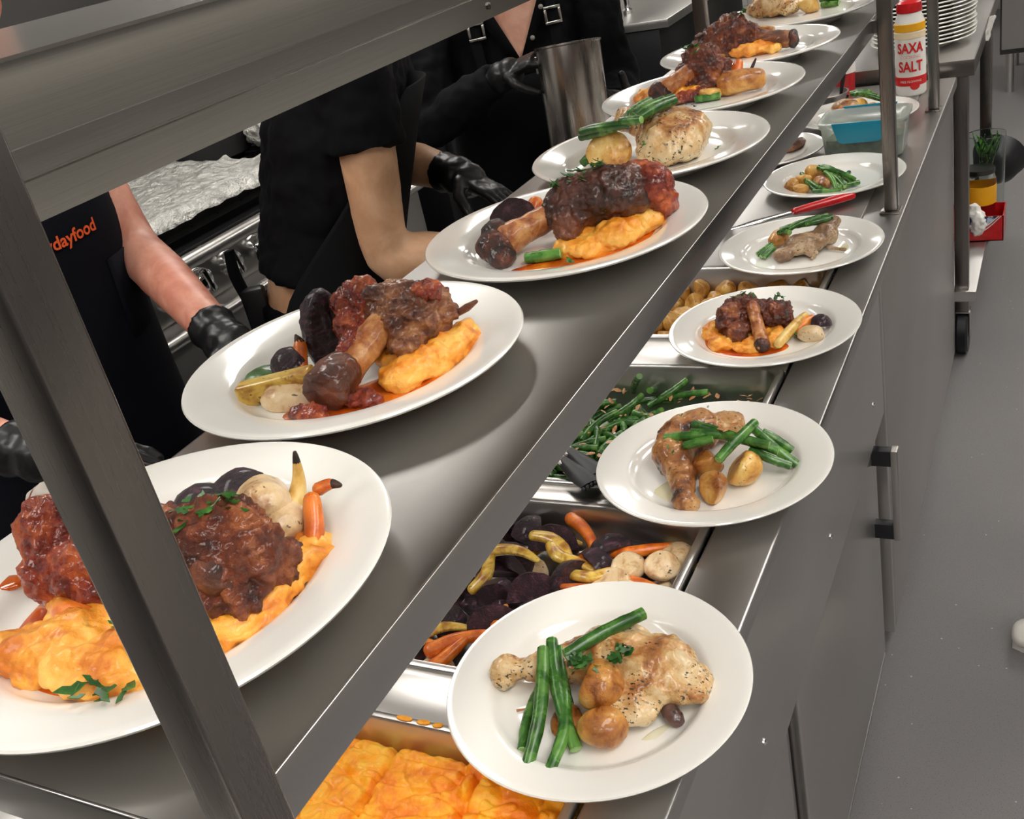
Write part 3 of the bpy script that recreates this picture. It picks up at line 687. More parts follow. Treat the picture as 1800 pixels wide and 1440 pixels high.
# ---- beans and potatoes behind the middle post
k = 'L5'
lb = 'small potato piece on the bean plate behind the middle post'; gp = 'potatoes behind the middle post'
for i, (c, r) in enumerate([((-.082, -.040, .020), (.018, .020, .014)), ((-.056, -.064, .019), (.017, .018, .013)), ((-.042, .018, .026), (.02, .024, .02)), ((-.06, -.015, .022), (.02, .02, .016))]):
    forg(k, 'roast_potato', [chunk_geo(c, r, (.2, .1, i), 1, 60+i)], 'potato', lb, 'potato', gp, disp=((50, .0012),), voxel=.002, floor=W)
forg(k, 'chicken_piece', [ell((-.015, -.03, .02), (.022, .034, .014), (0, 0, .4))], 'chicken_brown', 'small browned chicken piece under beans behind the middle post', 'chicken', voxel=.002, disp=((50, .002),), floor=W)
lb = 'green bean on the bean and potato plate behind the middle post'; gb = 'beans behind the middle post'
for p0, p1 in [((-.032, .004, .042), (.035, -.062, .0145)), ((-.024, .012, .040), (.048, -.046, .0145)), ((.012, -.066, .014), (.06, -.036, .0145)), ((-.068, .002, .030), (-.022, -.08, .0145)), ((-.028, -.078, .0142), (.034, -.092, .0142)), ((-.012, -.026, .038), (.02, -.078, .0145)), ((.03, .02, .020), (.022, -.022, .02)), ((-.05, -.04, .026), (.0, -.084, .0145)), ((-.02, -.01, .04), (.052, -.04, .022))]:
    bean(k, p0, p1, lb, gb, .0056)
k = 'L6'
forg(k, 'meat_piece', [ell((.07, .052, .02), (.022, .03, .014), (0, 0, -.6)), ell((.06, .03, .016), (.018, .018, .01))], 'meat_grey', 'small brown piece of meat on plate beside the glass tub', 'meat', voxel=.002, disp=((50, .003),), floor=W)
k = 'L7'
forg(k, 'chicken_piece', [ell((-.035, .04, .028), (.04, .034, .024)), ell((-.06, .02, .02), (.024, .022, .014))], 'chicken', 'herbed chicken piece on the plate behind the glass tub', 'chicken', voxel=.0022, disp=((40, .003),), floor=W)
for i, (c, r) in enumerate([((.0, .05, .028), (.026, .024, .02)), ((.035, .02, .024), (.026, .022, .017))]):
    forg(k, 'roast_potato', [chunk_geo(c, r, (.2, .1, i), 1, 70+i)], 'potato', 'potato half on the plate behind the glass tub', 'potato', 'potatoes behind the glass tub', disp=((50, .0012),), voxel=.002, floor=W)
for p0, p1 in [((-.02, .09, .050), (.06, .03, .042)), ((-.026, .08, .052), (.045, .045, .05)), ((-.015, .07, .054), (.03, .06, .056)), ((.0, .09, .05), (.07, .045, .036)), ((-.03, .085, .056), (.02, .075, .060))]:
    bean(k, p0, p1, 'green bean heaped on potatoes behind the glass tub', 'beans behind the glass tub', .0062)

# ================================================================ PLATES ON THE PASS SHELF
# ---- by the leaning post
k = 'P1'
puddle(k, [(-.085, -.03), (-.075, -.06), (-.045, -.088), (0, -.1), (.05, -.09), (.085, -.055), (.1, -.02), (.1, .03), (.08, .06), (.04, .0), (-.03, -.02)], W-.0005, 'orange gravy pool on the plate behind the square post')
mashm(k, [ell((-.03, -.072, .014), (.038, .024, .015)), ell((.025, -.075, .015), (.04, .024, .016)), ell((-.012, -.058, .02), (.026, .018, .016)), ell((.06, -.05, .014), (.034, .03, .014)), ell((.086, -.005, .014), (.018, .04, .012)), ell((.084, .035, .016), (.02, .028, .014)), ell((.0, -.03, .014), (.07, .03, .014)),
          ell((.03, -.062, .024), (.016, .011, .009)), ell((-.055, -.076, .016), (.014, .012, .011)), ell((.012, -.088, .014), (.02, .012, .01))], 'heap of orange root mash on the plate behind the square post', 11, .0032)
shank(k, 'saucy red-brown lamb shank half hidden by the square post', [ell((.070, -.018, .044), (.017, .012, .016), (.3, 0, -.3)), ell((.060, -.022, .034), (.014, .010, .010)), ell((.084, -.014, .036), (.010, .010, .012))],
    [ell((.062, .004, .042), (.04, .034, .034), (0, 0, -.3)), ell((.02, .0, .042), (.05, .028, .03)), ell((.075, .018, .026), (.026, .024, .02)), ell((.045, -.022, .03), (.04, .02, .02)), ell((.075, -.012, .028), (.024, .022, .02))], 'meat', 'meat_dark', 12, amp=1.1,
    extra=[('saucy_end', [ell((-.066, -.012, .052), (.022, .02, .026)), ell((-.058, -.022, .03), (.028, .022, .022)), ell((-.036, -.022, .036), (.03, .02, .022)), ell((-.02, -.028, .026), (.03, .014, .018))], 'meat_red')])
wedge(k, (.008, .078, .021), (.4, -.2, .4), .026, .024, 'square-cut dark beetroot wedge beside the radish round', None, 1.5, 5)
wedge(k, (-.006, .056, .024), (-.3, .1, -.3), .026, .022, 'rounded dark beetroot wedge behind the lamb shank meat, near the square post', None, 2.2, 6)
forg(k, 'radish_round', [sloft([(.038, .066, .034), (.052, .053, .038)], [.0180, .0172], 4, 20, round_ends=True)], 'radish', 'thick pale radish round propped beside beetroot', 'radish', disp=((60, .001),), voxel=.0016, floor=W)
forg(k, 'radish_round', [sloft([(.05, .062, .022), (.064, .050, .025)], [.018, .017], 4, 20, round_ends=True)], 'radish', 'lower pale radish round tucked beneath another, beside the carrot', 'radish', disp=((60, .001),), voxel=.0016, floor=W)
carrot(k, [(.058, .050, .018), (.058, .070, .028), (.060, .080, .042), (.062, .083, .062)], [.008, .0075, .0046, .0014], 'upright parsnip with burnt pointed tip', None, 'char', 'parsnip_piece', 'parsnip', 'parsnip', .12)
carrot(k, [(.090, .040, .016), (.087, .052, .026), (.082, .062, .036), (.078, .070, .044)], [.0060, .0066, .0062, .0045], 'bright orange roasted carrot leaning on the plate rim side', None, None)
carrot(k, [(.078, .076, .040), (.085, .080, .042), (.092, .081, .041)], [.0046, .0038, .0016], 'short carrot stub with burnt tip above the leaning carrot', None, 'char', tipfrac=.3)
carrot(k, [(-.05, -.036, .016), (-.028, -.046, .020), (-.004, -.048, .022)], [.008, .010, .007], 'carrot piece half sunk in gravy behind the square post', None, None)
herbs(k, [(.05, .0, .076, .018), (.066, .012, .073, .014)], 'chopped parsley on lamb shank behind the square post', 16, .006)
herbs(k, [(.042, -.1, .026, .012), (.06, -.094, .026, .010), (.03, -.055, .034, .006)], 'parsley sprigs on the mash behind the square post', 6, .007)
puddle(k, [(-.118, -.03), (-.108, -.036), (-.098, -.028), (-.104, -.02), (-.114, -.022)], .0175, 'gravy spot splashed on plate rim', 'sauce', 'gravy_spot', 'sauce', .003)

# ---- beside the large beetroot half
k = 'P2'
puddle(k, [(.1, .045), (.104, .01), (.092, -.04), (.062, -.078), (.02, -.098), (-.02, -.09), (-.01, -.06), (.03, -.02), (.05, .03), (.08, .06)], W-.0005, 'shiny orange gravy pool around mash by the large beetroot half')
mashm(k, [ell((.076, .006, .016), (.022, .052, .017), (0, 0, -.35)), ell((.088, .036, .018), (.018, .026, .017)), ell((.062, -.024, .014), (.024, .022, .012)), ell((.05, .02, .016), (.034, .04, .016))], 'smear of orange root mash beside lamb shank and large beetroot half', 3)
shank(k, 'lamb shank with cut bone end facing out and red sauce, by the large beetroot half', [sloft([(.024, -.058, .028), (.026, -.035, .032), (.030, -.012, .040), (.034, .012, .048)], [.0155, .0145, .0135, .013], 4, 14, round_ends=True)],
    [ell((.048, .026, .050), (.040, .032, .026), (0, .1, -.3)), ell((.062, .036, .044), (.026, .022, .024)), ell((.058, .004, .036), (.018, .024, .018), (.3, 0, .3)), ell((.03, .022, .056), (.03, .02, .022)), ell((.04, .03, .03), (.045, .03, .024))], 'meat_grey', 'bone', 5, amp=1.0,
    tip=[sloft([(.022, -.078, .026), (.022, -.062, .028), (.024, -.042, .031)], [.0195, .0195, .0165], 4, 16)], tipmat='meat_dark',
    extra=[('tomato_sauce', [ell((.002, .016, .062), (.022, .018, .020)), ell((.006, .004, .046), (.018, .018, .02)), ell((.01, .026, .07), (.014, .012, .012)), ell((.014, -.012, .036), (.014, .016, .014)), ell((.012, -.088, .0135), (.018, .010, .009)), ell((.046, -.062, .0125), (.020, .012, .008)), ell((.07, .028, .066), (.014, .012, .011)), ell((.022, -.03, .044), (.010, .016, .008))], 'meat_red')])
def dome(c, r, rot, label, seed, cut=.35):
    """half root: rounded wrinkled skin with one flat cut face"""
    v, f = ell((0, 0, 0), (1, 1, 1), nu=24, nv=16); out = []
    for p in v:
        p = Vector(p); p *= 1+.06*noise.noise(p*2.2+Vector((seed, 0, 0)))
        if p.y < -cut: p.y = -cut + (p.y+cut)*.05
        out.append(p)
    return [tuple(Matrix.Translation(c) @ Euler(rot).to_matrix().to_4x4() @ Matrix.Diagonal((*r, 1)) @ p) for p in out], f
b = forg(k, 'beetroot_half', [dome((-.034, .010, .0395), (.019, .021, .036), (-.12, .22, 1.2), '', 4)], 'beet_skin', 'large wrinkled purple beetroot half standing against lamb shank', 'beetroot', voxel=.0016, disp=((40, .0015), (140, .0012)), fn=lambda p: .0022*abs(noise.noise(Vector((p.x*150, p.y*150, p.z*36)))), floor=W)
wedge(k, (-.052, -.024, .019), (.5, -.35, .7), .018, .019, 'small black beetroot wedge beside the large beetroot half', None, 1.7, 9)
carrot(k, [(-.040, -.03, .014), (-.043, -.022, .024), (-.044, -.014, .036), (-.047, -.012, .045)], [.008, .0075, .006, .0012], 'yellow-orange carrot top with burnt tip between two beetroots', None, 'char', tipfrac=.25)
o = fobj(k, 'squash_stick', xf(box(-.035, .035, -.0085, .0085, -.010, .010), Matrix.Translation((-.042, -.058, .0195)) @ Euler((.0, -.1, .33)).to_matrix().to_4x4()), 'squash_yellow', 'yellow squash stick lying flat at plate edge by radish', 'squash')
md = o.modifiers.new('b', 'BEVEL'); md.width = .003; md.segments = 3
obj('green_rind', xf(box(-.035, .035, -.008, .008, -.0122, -.0102), Matrix.Translation((-.042, -.058, .0195)) @ Euler((.0, -.1, .33)).to_matrix().to_4x4()), 'courgette', o)
forg(k, 'radish_half', [chunk_geo((-.02, -.064, .0155), (.031, .017, .010), (.55, .0, .42), 1, 5, .04)], 'radish', 'flat pale radish half between squash stick and shank bone', 'radish', disp=((60, .001),), voxel=.0015, floor=W)
forg(k, 'courgette_slice', [ell((-.070, -.030, .014), (.026, .016, .0065), (.25, .1, .6))], 'courgette', 'green courgette slice behind the yellow squash stick', 'courgette', disp=((70, .001),), voxel=.0015, floor=W)
carrot(k, [(.078, .045, .036), (.092, .05, .042), (.104, .055, .048)], [.0025, .0035, .0006], 'thin brown meat shred sticking out above the mash', None, None, 'meat_shred', 'meat_grey', 'meat')

# ---- charred bone end
k = 'P3'
puddle(k, [(.1, .05), (.103, .02), (.085, -.03), (.05, -.065), (.0, -.088), (-.03, -.085), (-.01, -.06), (.04, -.03), (.07, .03)], W-.0005, 'orange gravy pool under the charred shank on pass shelf')
mashm(k, [ell((.084, .032, .020), (.020, .026, .020)), ell((.062, -.015, .017), (.026, .032, .017), (0, 0, -.5)), ell((.03, -.04, .014), (.028, .02, .012)), ell((.03, .0, .016), (.04, .03, .016)), ell((.075, .005, .018), (.018, .02, .015)), ell((.045, -.045, .012), (.014, .014, .009))], 'lumpy orange mash under the charred shank on pass shelf', 8)
shank(k, 'glossy dark lamb shank lying along its plate with a charred orange bone end', [sloft([(-.050, -.042, .026), (-.034, -.026, .030), (-.014, -.008, .036), (.01, .002, .042)], [.019, .015, .014, .016], 4, 14, round_ends=True)],
    [sloft([(.0, .0, .040), (.024, .004, .046), (.05, .012, .050), (.074, .024, .050)], [.024, .03, .033, .028], 4, 18, round_ends=True), ell((.016, -.022, .034), (.016, .024, .022), (.4, 0, .3)), ell((.004, .006, .052), (.013, .012, .022)), ell((.04, .012, .062), (.03, .02, .018))], 'meat_dark', 'bone', 14, amp=.75,
    tip=[ell((-.056, -.052, .024), (.022, .020, .018), (0, 0, .6)), ell((-.060, -.040, .034), (.016, .015, .014)), ell((-.044, -.066, .016), (.016, .015, .012))],
    extra=[('saucy_end', [ell((.092, .034, .050), (.022, .024, .024)), ell((.098, .036, .032), (.018, .018, .018)), ell((.076, .04, .06), (.02, .018, .016))], 'meat_red')])
wedge(k, (-.056, .000, .022), (-.75, -.15, .55), .030, .034, 'ragged black beetroot wedge behind the charred shank bone', None, 1.2, 15)
carrot(k, [(-.045, .012, .024), (-.043, .022, .036), (-.040, .028, .046)], [.010, .010, .007], 'orange carrot chunk peeking out behind the charred shank bone', None, None)
bean(k, (-.018, -.064, .0135), (.018, -.056, .0145), 'single green bean under the charred shank bone', None, .0062, (0, 0))
herbs(k, [(.025, .0, .080, .014), (.045, .008, .084, .008), (.0, -.006, .070, .006)], 'chopped parsley on the glossy dark lamb shank', 9, .0075)
herbs(k, [(.036, -.075, .012, .006)], 'parsley flake in gravy below the glossy dark shank', 4, .006)

# ---- chicken leg on the shelf
k = 'P4'
ck = empty('roast_chicken', PL[k], 'golden herbed chicken thigh and leg on the pass shelf', 'chicken')
organic('leg_meat', [ell((.034, .0, .037), (.044, .056, .031), (0, .05, -.25)), ell((.05, .02, .032), (.028, .034, .026)), ell((.03, -.032, .028), (.036, .026, .022)), ell((.055, -.02, .026), (.022, .03, .02)), sloft([(.01, .015, .045), (-.02, .038, .046), (-.05, .058, .046)], [.03, .02, .017], 4, 14, round_ends=True), ell((-.054, .062, .046), (.015, .015, .015))],
    'chicken_pale', ck, .002, ((34, .004), (100, .0016)), 3, ridge(45, -.0045, (1, 1, 1)), off=17, floor=W)
forg(k, 'roast_potato', [chunk_geo((-.036, -.044, .033), (.030, .022, .027), (.1, .15, .2), 2, 90, .05)], 'potato', 'big golden potato chunk against chicken on the pass shelf', 'potato', disp=((50, .0012),), voxel=.0017, floor=W)
forg(k, 'roast_potato', [ell((-.05, -.014, .04), (.016, .014, .016))], 'potato', 'potato peeking out behind the big golden chunk', 'potato', disp=((50, .0012),), voxel=.002, floor=W)
lb = 'green bean piled on shelf chicken and potato'; gb = 'beans on the shelf chicken plate'
for p0, p1, r, b in [((-.066, -.05, .062), (.0, -.05, .066), .0062, (.04, .03)), ((-.07, -.046, .055), (-.02, -.05, .063), .006, (0, 0)), ((-.012, -.05, .070), (.018, -.058, .072), .006, (0, 0)), ((.004, -.045, .074), (.034, .018, .076), .0068, (0, .03)), ((.010, -.052, .071), (.040, .006, .076), .0066, (0, .03)), ((-.006, -.05, .070), (.002, .022, .075), .006, (-.05, .02)), ((-.084, -.022, .0145), (-.062, -.02, .03), .0062, (0, 0))]:
    bean(k, p0, p1, lb, gb, r, b)
fobj(k, 'almond_sliver', merge(*[loft([(x, y, .074), (x+.012, y+.012, .078)], [(.0036, .001), (.0026, .001)], 8) for x, y in [(-.004, -.042), (.0, -.028), (.01, -.036)]]), 'almond', 'almond flakes on beans of the shelf chicken plate', 'almond')
herbs(k, [(.083, .019, .0095, .003)], 'single parsley leaf beside the shelf chicken', 2, .007)
herbs(k, [(.04, .02, .068, .024), (.02, -.05, .042, .01)], 'dark herb flakes on the shelf chicken skin', 9, .0032)

# ---- upright shank
k = 'P5'
mashm(k, [ell((-.08, .015, .017), (.030, .034, .015)), ell((-.03, .03, .016), (.05, .04, .016)), ell((.01, .1, .016), (.03, .03, .014))], 'orange mash spread left of the upright lamb shank', 21)
shank(k, 'upright lamb shank with hollow bone end, parsley on top', [sloft([(-.058, -.004, .028), (-.046, .006, .034), (-.03, .018, .042), (-.014, .034, .048)], [.0165, .0145, .014, .016], 4, 14, round_ends=True)],
    [ell((-.010, .048, .048), (.034, .036, .032)), ell((.006, .06, .036), (.026, .03, .026)), ell((-.026, .030, .036), (.02, .026, .026)), ell((-.008, .04, .066), (.024, .022, .018)), ell((.0, .03, .026), (.022, .022, .02))], 'meat', 'bone', 22, amp=1.0,
    tip=[ell((-.062, -.010, .027), (.018, .014, .017))], extra=[('saucy_underside', [ell((-.036, -.006, .016), (.020, .014, .010)), ell((-.012, .004, .016), (.022, .018, .011))], 'meat_red')])
forg(k, 'roast_potato', [sloft([(.034, .012, .0245), (.056, .020, .026), (.078, .030, .0235)], [.017, .0175, .0155], 4, 16, round_ends=True)], 'potato_roast', 'oblong potato chunk right of the upright lamb shank', 'potato', disp=((60, .001),), voxel=.0017, floor=W)
forg(k, 'roast_potato', [chunk_geo((.014, .002, .0185), (.018, .016, .0125), (.1, 0, .4), 1, 33)], 'potato', 'small potato between upright shank and oblong potato', 'potato', disp=((60, .001),), voxel=.0017, floor=W)
carrot(k, [(.034, .052, .024), (.037, .066, .032), (.040, .078, .046)], [.009, .010, .0055], 'upright orange carrot behind the oblong potato', None, None)
carrot(k, [(.058, .060, .026), (.062, .068, .036), (.068, .074, .048)], [.0022, .0026, .0008], 'thin black burnt root curling up behind the oblong potato', None, None, 'burnt_root', 'char', 'vegetable')
bean(k, (-.006, -.016, .0135), (.03, -.008, .0135), 'green bean under the small potato by upright shank', None, .0056, (0, 0))
herbs(k, [(-.018, .030, .082, .016)], 'chopped parsley crowning the upright lamb shank', 16, .0075)

# ---- shank whose bone points to the aisle
k = 'P6'
mashm(k, [ell((-.06, .04, .015), (.04, .03, .014), (0, 0, -.3)), ell((.0, .018, .016), (.045, .026, .014)), ell((.03, .015, .014), (.024, .018, .012))], 'orange mash under the shank whose bone points to the aisle', 27)
shank(k, 'dark shredded lamb shank with bone pointing to the aisle', [sloft([(-.0, .036, .032), (.03, .033, .027), (.062, .028, .0235)], [.0165, .015, .0145], 4, 14, round_ends=True)],
    [ell((-.045, .044, .042), (.044, .032, .028), (0, 0, -.3)), ell((-.09, .066, .030), (.028, .024, .02)), ell((-.01, .038, .036), (.03, .024, .022)), ell((-.04, .046, .058), (.03, .022, .016)), ell((-.03, .016, .024), (.028, .014, .016))], 'meat', 'meat_grey', 29, amp=1.2,
    tip=[ell((.070, .027, .0235), (.010, .0155, .0155))])
forg(k, 'roast_potato', [chunk_geo((.004, .078, .034), (.024, .02, .024), (.1, .4, .4), 2, 44)], 'potato_roast', 'potato wedge behind the shredded lamb shank', 'potato', disp=((60, .001),), voxel=.0018, floor=W)
herbs(k, [(-.03, .046, .074, .022)], 'chopped parsley on shredded lamb shank', 9, .007)
herbs(k, [(-.012, .05, .076, .004)], 'parsley leaf standing on shredded lamb shank', 5, .009)

# ---- pale chicken by the middle post
k = 'P7'
ck = empty('roast_chicken', PL[k], 'pale herbed chicken piece on pass shelf by the middle post', 'chicken')
organic('leg_meat', [ell((-.06, .080, .032), (.042, .036, .028)), ell((-.024, .062, .026), (.026, .026, .020)), ell((-.085, .07, .024), (.026, .028, .018))], 'chicken_pale', ck, .0022, ((34, .004), (100, .0016)), 3, ridge(45, -.004, (1, 1, 1)), off=37, floor=W)
forg(k, 'roast_potato', [chunk_geo((.016, .066, .026), (.026, .024, .02), (.1, .4, .4), 2, 46)], 'potato', 'yellow potato beside pale chicken by the middle post', 'potato', disp=((60, .001),), voxel=.0018, floor=W)
for p0, p1 in [((.034, .085, .0145), (.07, .075, .0145)), ((.04, .098, .015), (.078, .088, .015)), ((.03, .09, .024), (.066, .086, .025))]:
    bean(k, p0, p1, 'green bean beside yellow potato by the middle post', 'beans by the middle post', .0058)

# ================================================================ FOOD IN THE PANS
RP = random.Random(3)
def inst(me_list, name, loc, rot, label, cat, group, parts=None):
    o = bpy.data.objects.new(name, RP.choice(me_list) if isinstance(me_list, list) else me_list); COL.objects.link(o)
    o.location = loc; o.rotation_euler = rot
    return tag(o, label, cat, group)
def baked(geos, mat, name, **kw):
    o = organic(name, geos, mat, **kw); me = o.data; bpy.data.objects.remove(o); return me
# ---- roasted vegetables
beet_me = []
for i, (L, H, a) in enumerate([(.034, .034, 1.25), (.030, .030, 1.7), (.028, .032, 1.0)]):
    beet_me.append((make_mesh('beetroot_wedge', move(wedge_geo(L, H, a, 11, 30+i)[0], (0, 0, -H*.55)), 'beet_skin', 60), make_mesh('cut_face', move(wedge_geo(L, H, a, 11, 30+i)[1], (0, 0, -H*.55)), 'beet_cut', 20)))
carrot_me = [make_mesh('carrot_piece', sloft([(-.040, 0, 0), (-.012, .004*s, .002), (.018, .002, .001), (.042, -.006*s, 0)], [.0095, .0085, .007, .0035], 4, 10, round_ends=True), 'carrot', 60) for s in (1, -1.6)]
pars_me = [make_mesh('squash_strip', sloft([(-.036, 0, 0), (-.012, .006*s, .003), (.014, .003, .002), (.036, -.008*s, -.004)], [(.008, .006), (.0095, .006), (.008, .005), (.004, .003)], 4, 12, round_ends=True), 'squash_yellow', 60) for s in (1, -1.4)]
rad_me = [baked([chunk_geo((0, 0, 0), (.024, .019, .016), (0, 0, 0), 1, 80+i, .05)], 'radish', 'radish_half', voxel=.002, disp=((60, .001),)) for i in range(2)]
def vbeet(loc, rot, v=0):
    s, c = beet_me[v]
    o = inst(s, 'beetroot_wedge', loc, rot, 'purple-black beetroot wedge heaped in the roasted vegetable pan', 'beetroot', 'beetroot in the vegetable pan')
    q = bpy.data.objects.new('cut_face', c); COL.objects.link(q); q.parent = o
def vcar(loc, rot, v=0): inst(carrot_me[v], 'carrot_piece', loc, rot, 'orange carrot stick in the roasted vegetable pan', 'carrot', 'carrots in the vegetable pan')
def vsq(loc, rot, v=0): inst(pars_me[v], 'squash_strip', loc, rot, 'yellow squash strip in the roasted vegetable pan', 'squash', 'squash in the vegetable pan')
def vrad(loc, rot, v=0): inst(rad_me[v], 'radish_half', loc, rot, 'pale radish half in the roasted vegetable pan', 'radish', 'radishes in the vegetable pan')
# bottom layer
for i in range(9):
    for j in range(5):
        x = -.855 + i*.0555 + RP.uniform(-.008, .008); y = .722 + j*.0585 + RP.uniform(-.008, .008); w = RP.random()
        if x > -.40: x = -.402
        z = .860
        ro = (RP.uniform(-.4, .4), RP.uniform(-.4, .4), RP.uniform(0, 6.3))
        right = x > -.47
        if w < (.25 if right else .7): vbeet((x, y, z), ro, RP.randrange(3))
        elif w < (.55 if right else .82): vcar((x, y, z-.008), (0, 0, ro[2]), RP.randrange(2))
        elif w < (.62 if right else .92): vsq((x, y, z-.006), (0, 0, ro[2]), RP.randrange(2))
        else: vrad((x, y, z-.004), ro, RP.randrange(2))
# top layer, the pieces that show
for x, y, z, ro, v in [(-.55, .851, .880, (-1.05, .1, .5), 0), (-.512, .875, .886, (-.95, .3, 1.15), 1), (-.565, .950, .880, (-1.0, .1, .35), 0), (-.606, .958, .884, (-.3, .2, 2.2), 1), (-.571, .782, .882, (-1.1, -.1, .55), 0), (-.529, .806, .880, (-.8, .2, .8), 2), (-.625, .772, .884, (.4, .1, 2.0), 1),
                       (-.635, .90, .886, (.2, .2, .3), 0), (-.59, .835, .880, (-.5, 0, .2), 2), (-.479, .935, .889, (-.2, .1, .8), 1), (-.486, .904, .886, (.2, 0, 2.4), 2), (-.66, .83, .884, (.2, .1, 1), 0), (-.70, .9, .884, (.2, .4, 2), 1), (-.72, .76, .884, (0, .1, .4), 0), (-.49, .80, .88, (.3, .3, .3), 0), (-.60, .90, .884, (.5, -.2, 2.9), 0), (-.645, .95, .884, (.3, 0, 1.2), 2)]:
    vbeet((x, y, z), ro, v)
for x, y, z, ro, v in [(-.592, .884, .898, (0, .05, .25), 0), (-.616, .862, .892, (0, -.3, 1.4), 1), (-.545, .912, .896, (0, .1, -.35), 0), (-.516, .894, .893, (0, .15, -.5), 1), (-.468, .878, .889, (0, 0, .2), 1), (-.622, .738, .888, (0, 0, .9), 0)]:
    vsq((x, y, z), ro, v)
for x, y, z, ro, v in [(-.521, .952, .886, (0, .1, -.75), 0), (-.446, .938, .882, (0, 0, .2), 1), (-.410, .868, .881, (0, 0, -.25), 0), (-.430, .842, .882, (0, 0, .15), 0), (-.580, .734, .889, (0, 0, .62), 0), (-.592, .706, .888, (0, -.1, .95), 1), (-.468, .845, .886, (0, 0, 2.8), 1), (-.555, .77, .879, (0, 0, 2), 0), (-.53, .73, .877, (0, 0, 1), 0), (-.66, .72, .885, (0, 0, .3), 0), (-.40, .81, .877, (0, 0, 1.3), 1)]:
    vcar((x, y, z), ro, v)
for x, y, z, ro, v in [(-.442, .898, .889, (.3, .2, 1.2), 0), (-.405, .912, .884, (.5, .2, .9), 1), (-.452, .866, .887, (.2, -.2, .4), 1), (-.424, .848, .889, (.5, 0, 2.6), 0), (-.602, .698, .876, (0, 0, 0), 0), (-.398, .945, .876, (0, .2, 1), 0)]:
    vrad((x, y, z), ro, v)
# ---- potatoes
pot_me = [baked([chunk_geo((0, 0, 0), r, (0, 0, 0), 1+(i % 2), 120+i, .07)], 'potato', 'roast_potato', voxel=.0026, disp=((45, .0015),)) for i, r in enumerate([(.027, .022, .020), (.024, .021, .019), (.029, .020, .018), (.023, .023, .020)])]
for layer, z in enumerate((.832, .866)):
    for i in range(11):
        for j in range(6):
            x = -.862 + i*.0475 + RP.uniform(-.007, .007) + layer*.01; y = 1.525 + j*.0495 + RP.uniform(-.007, .007)
            if x > -.398: continue
            inst(pot_me, 'roast_potato', (x, y, z + RP.uniform(-.005, .006)), (RP.uniform(-.5, .5), RP.uniform(-.5, .5), RP.uniform(0, 6.3)), 'golden roast potato chunk heaped in the potato pan', 'potato', 'potatoes in the potato pan')
# ---- green beans
bean_me = []
for i in range(4):
    b_, e_ = bean_geo((-.042+.004*i, 0, 0), (.042, .002*i, 0), .0058, (.05*(i-1.5), .02))
    bean_me.append(make_mesh('green_bean', b_, 'bean', 60))
for layer, z in enumerate((.818, .828, .838, .848, .857)):
    for i in range(52 if layer > 1 else 36):
        a = RP.uniform(0, PI); L = .045
        lx, ly = abs(math.cos(a))*L+.02, abs(math.sin(a))*L+.02
        x = RP.uniform(PX0+lx+.012, PX1-lx-.012); y = RP.uniform(1.040+ly+.008, 1.393-ly-.008)
        if layer > 2 and RP.random() < .75: x = RP.uniform(-.70, PX1-lx-.012)
        inst(bean_me, 'green_bean', (x, y, z+RP.uniform(0, .008)), (0, RP.uniform(-.12, .12), a), 'cooked green bean piled in the green bean pan', 'green bean', 'beans in the green bean pan')
for x, y, z, ro in [(-.595, 1.352, .886, (0, -.75, -1.0)), (-.572, 1.355, .874, (0, -.5, -1.2)), (-.545, 1.345, .872, (0, -.35, .6)), (-.60, 1.30, .868, (0, -.2, .9)), (-.62, 1.25, .868, (0, -.1, 1.2)), (-.64, 1.18, .866, (0, 0, .2)), (-.655, 1.14, .864, (0, 0, 2.0)), (-.52, 1.35, .868, (0, -.1, .2))]:
    inst(bean_me, 'green_bean', (x, y, z), ro, 'cooked green bean piled in the green bean pan', 'green bean', 'beans in the green bean pan')
V, F = [], []
for _ in range(150):
    x = RP.uniform(-.72, -.39); y = RP.uniform(1.07, 1.37); z = RP.uniform(.866, .874); s = RP.uniform(.004, .008)
    g = xf(loft([(-s, 0, 0), (0, 0, .0006), (s, 0, 0)], [(s*.2, .0005), (s*.5, .0007), (s*.2, .0005)], 8), Matrix.Translation((x, y, z)) @ Euler((RP.uniform(-.6, .6), RP.uniform(-.6, .6), RP.uniform(0, 6))).to_matrix().to_4x4())
    V, F = merge((V, F), g)
o = tag(obj('almond_flakes', (V, F), 'almond'), 'toasted almond flakes scattered through the pan of green beans', 'almond', kind='stuff')
# ---- orange mash slab with spoon cuts
V, F = [], []; NX_, NY_ = 280, 170
gx0, gx1, gy0, gy1 = PX0+.016, PX1-.016, .298, .588
def cut(d, w, h): return -h*math.exp(-(d/w)**2)
def mh(x, y):
    p = Vector((x, y, 0)); z = .884 + .0045*fnoise(p, 26, 3) - .0035*abs(noise.noise(p*42)) - .006*max(0, 1-abs(noise.noise(p*15+Vector((7, 2, 0))))/.07) - .003*max(0, 1-abs(noise.noise(p*33))/.06) + .0012*noise.noise(p*120)
    wob = .006*noise.noise(p*18+Vector((3, 0, 0)))
    for gx in (-.79, -.685, -.579, -.475, -.41): z += cut(x-gx+wob+.06*(y-.55), .0040, .010)
    row = (y - .588)/.0345; fr = row - math.floor(row); ph = math.floor(row)
    sh = .008*noise.noise(Vector((x*14, ph*3.1, 1)))
    d = (fr-.5)*.0345 + sh
    m = noise.noise(Vector((x*16, ph*2.7, 5)))
    if m > -.1: z += cut(d, .0026, .0048*min(1, m+.5)) + (.0022 if 0 < d < .012 else 0)*math.exp(-d/.006)
    e = min(x-gx0, gx1-x, y-gy0, gy1-y)
    if e < .012: z -= .02*(1-e/.012)**2
    return max(z, .842)
for j in range(NY_+1):
    for i in range(NX_+1):
        x = gx0+(gx1-gx0)*i/NX_; y = gy0+(gy1-gy0)*j/NY_; V.append((x, y, mh(x, y)))
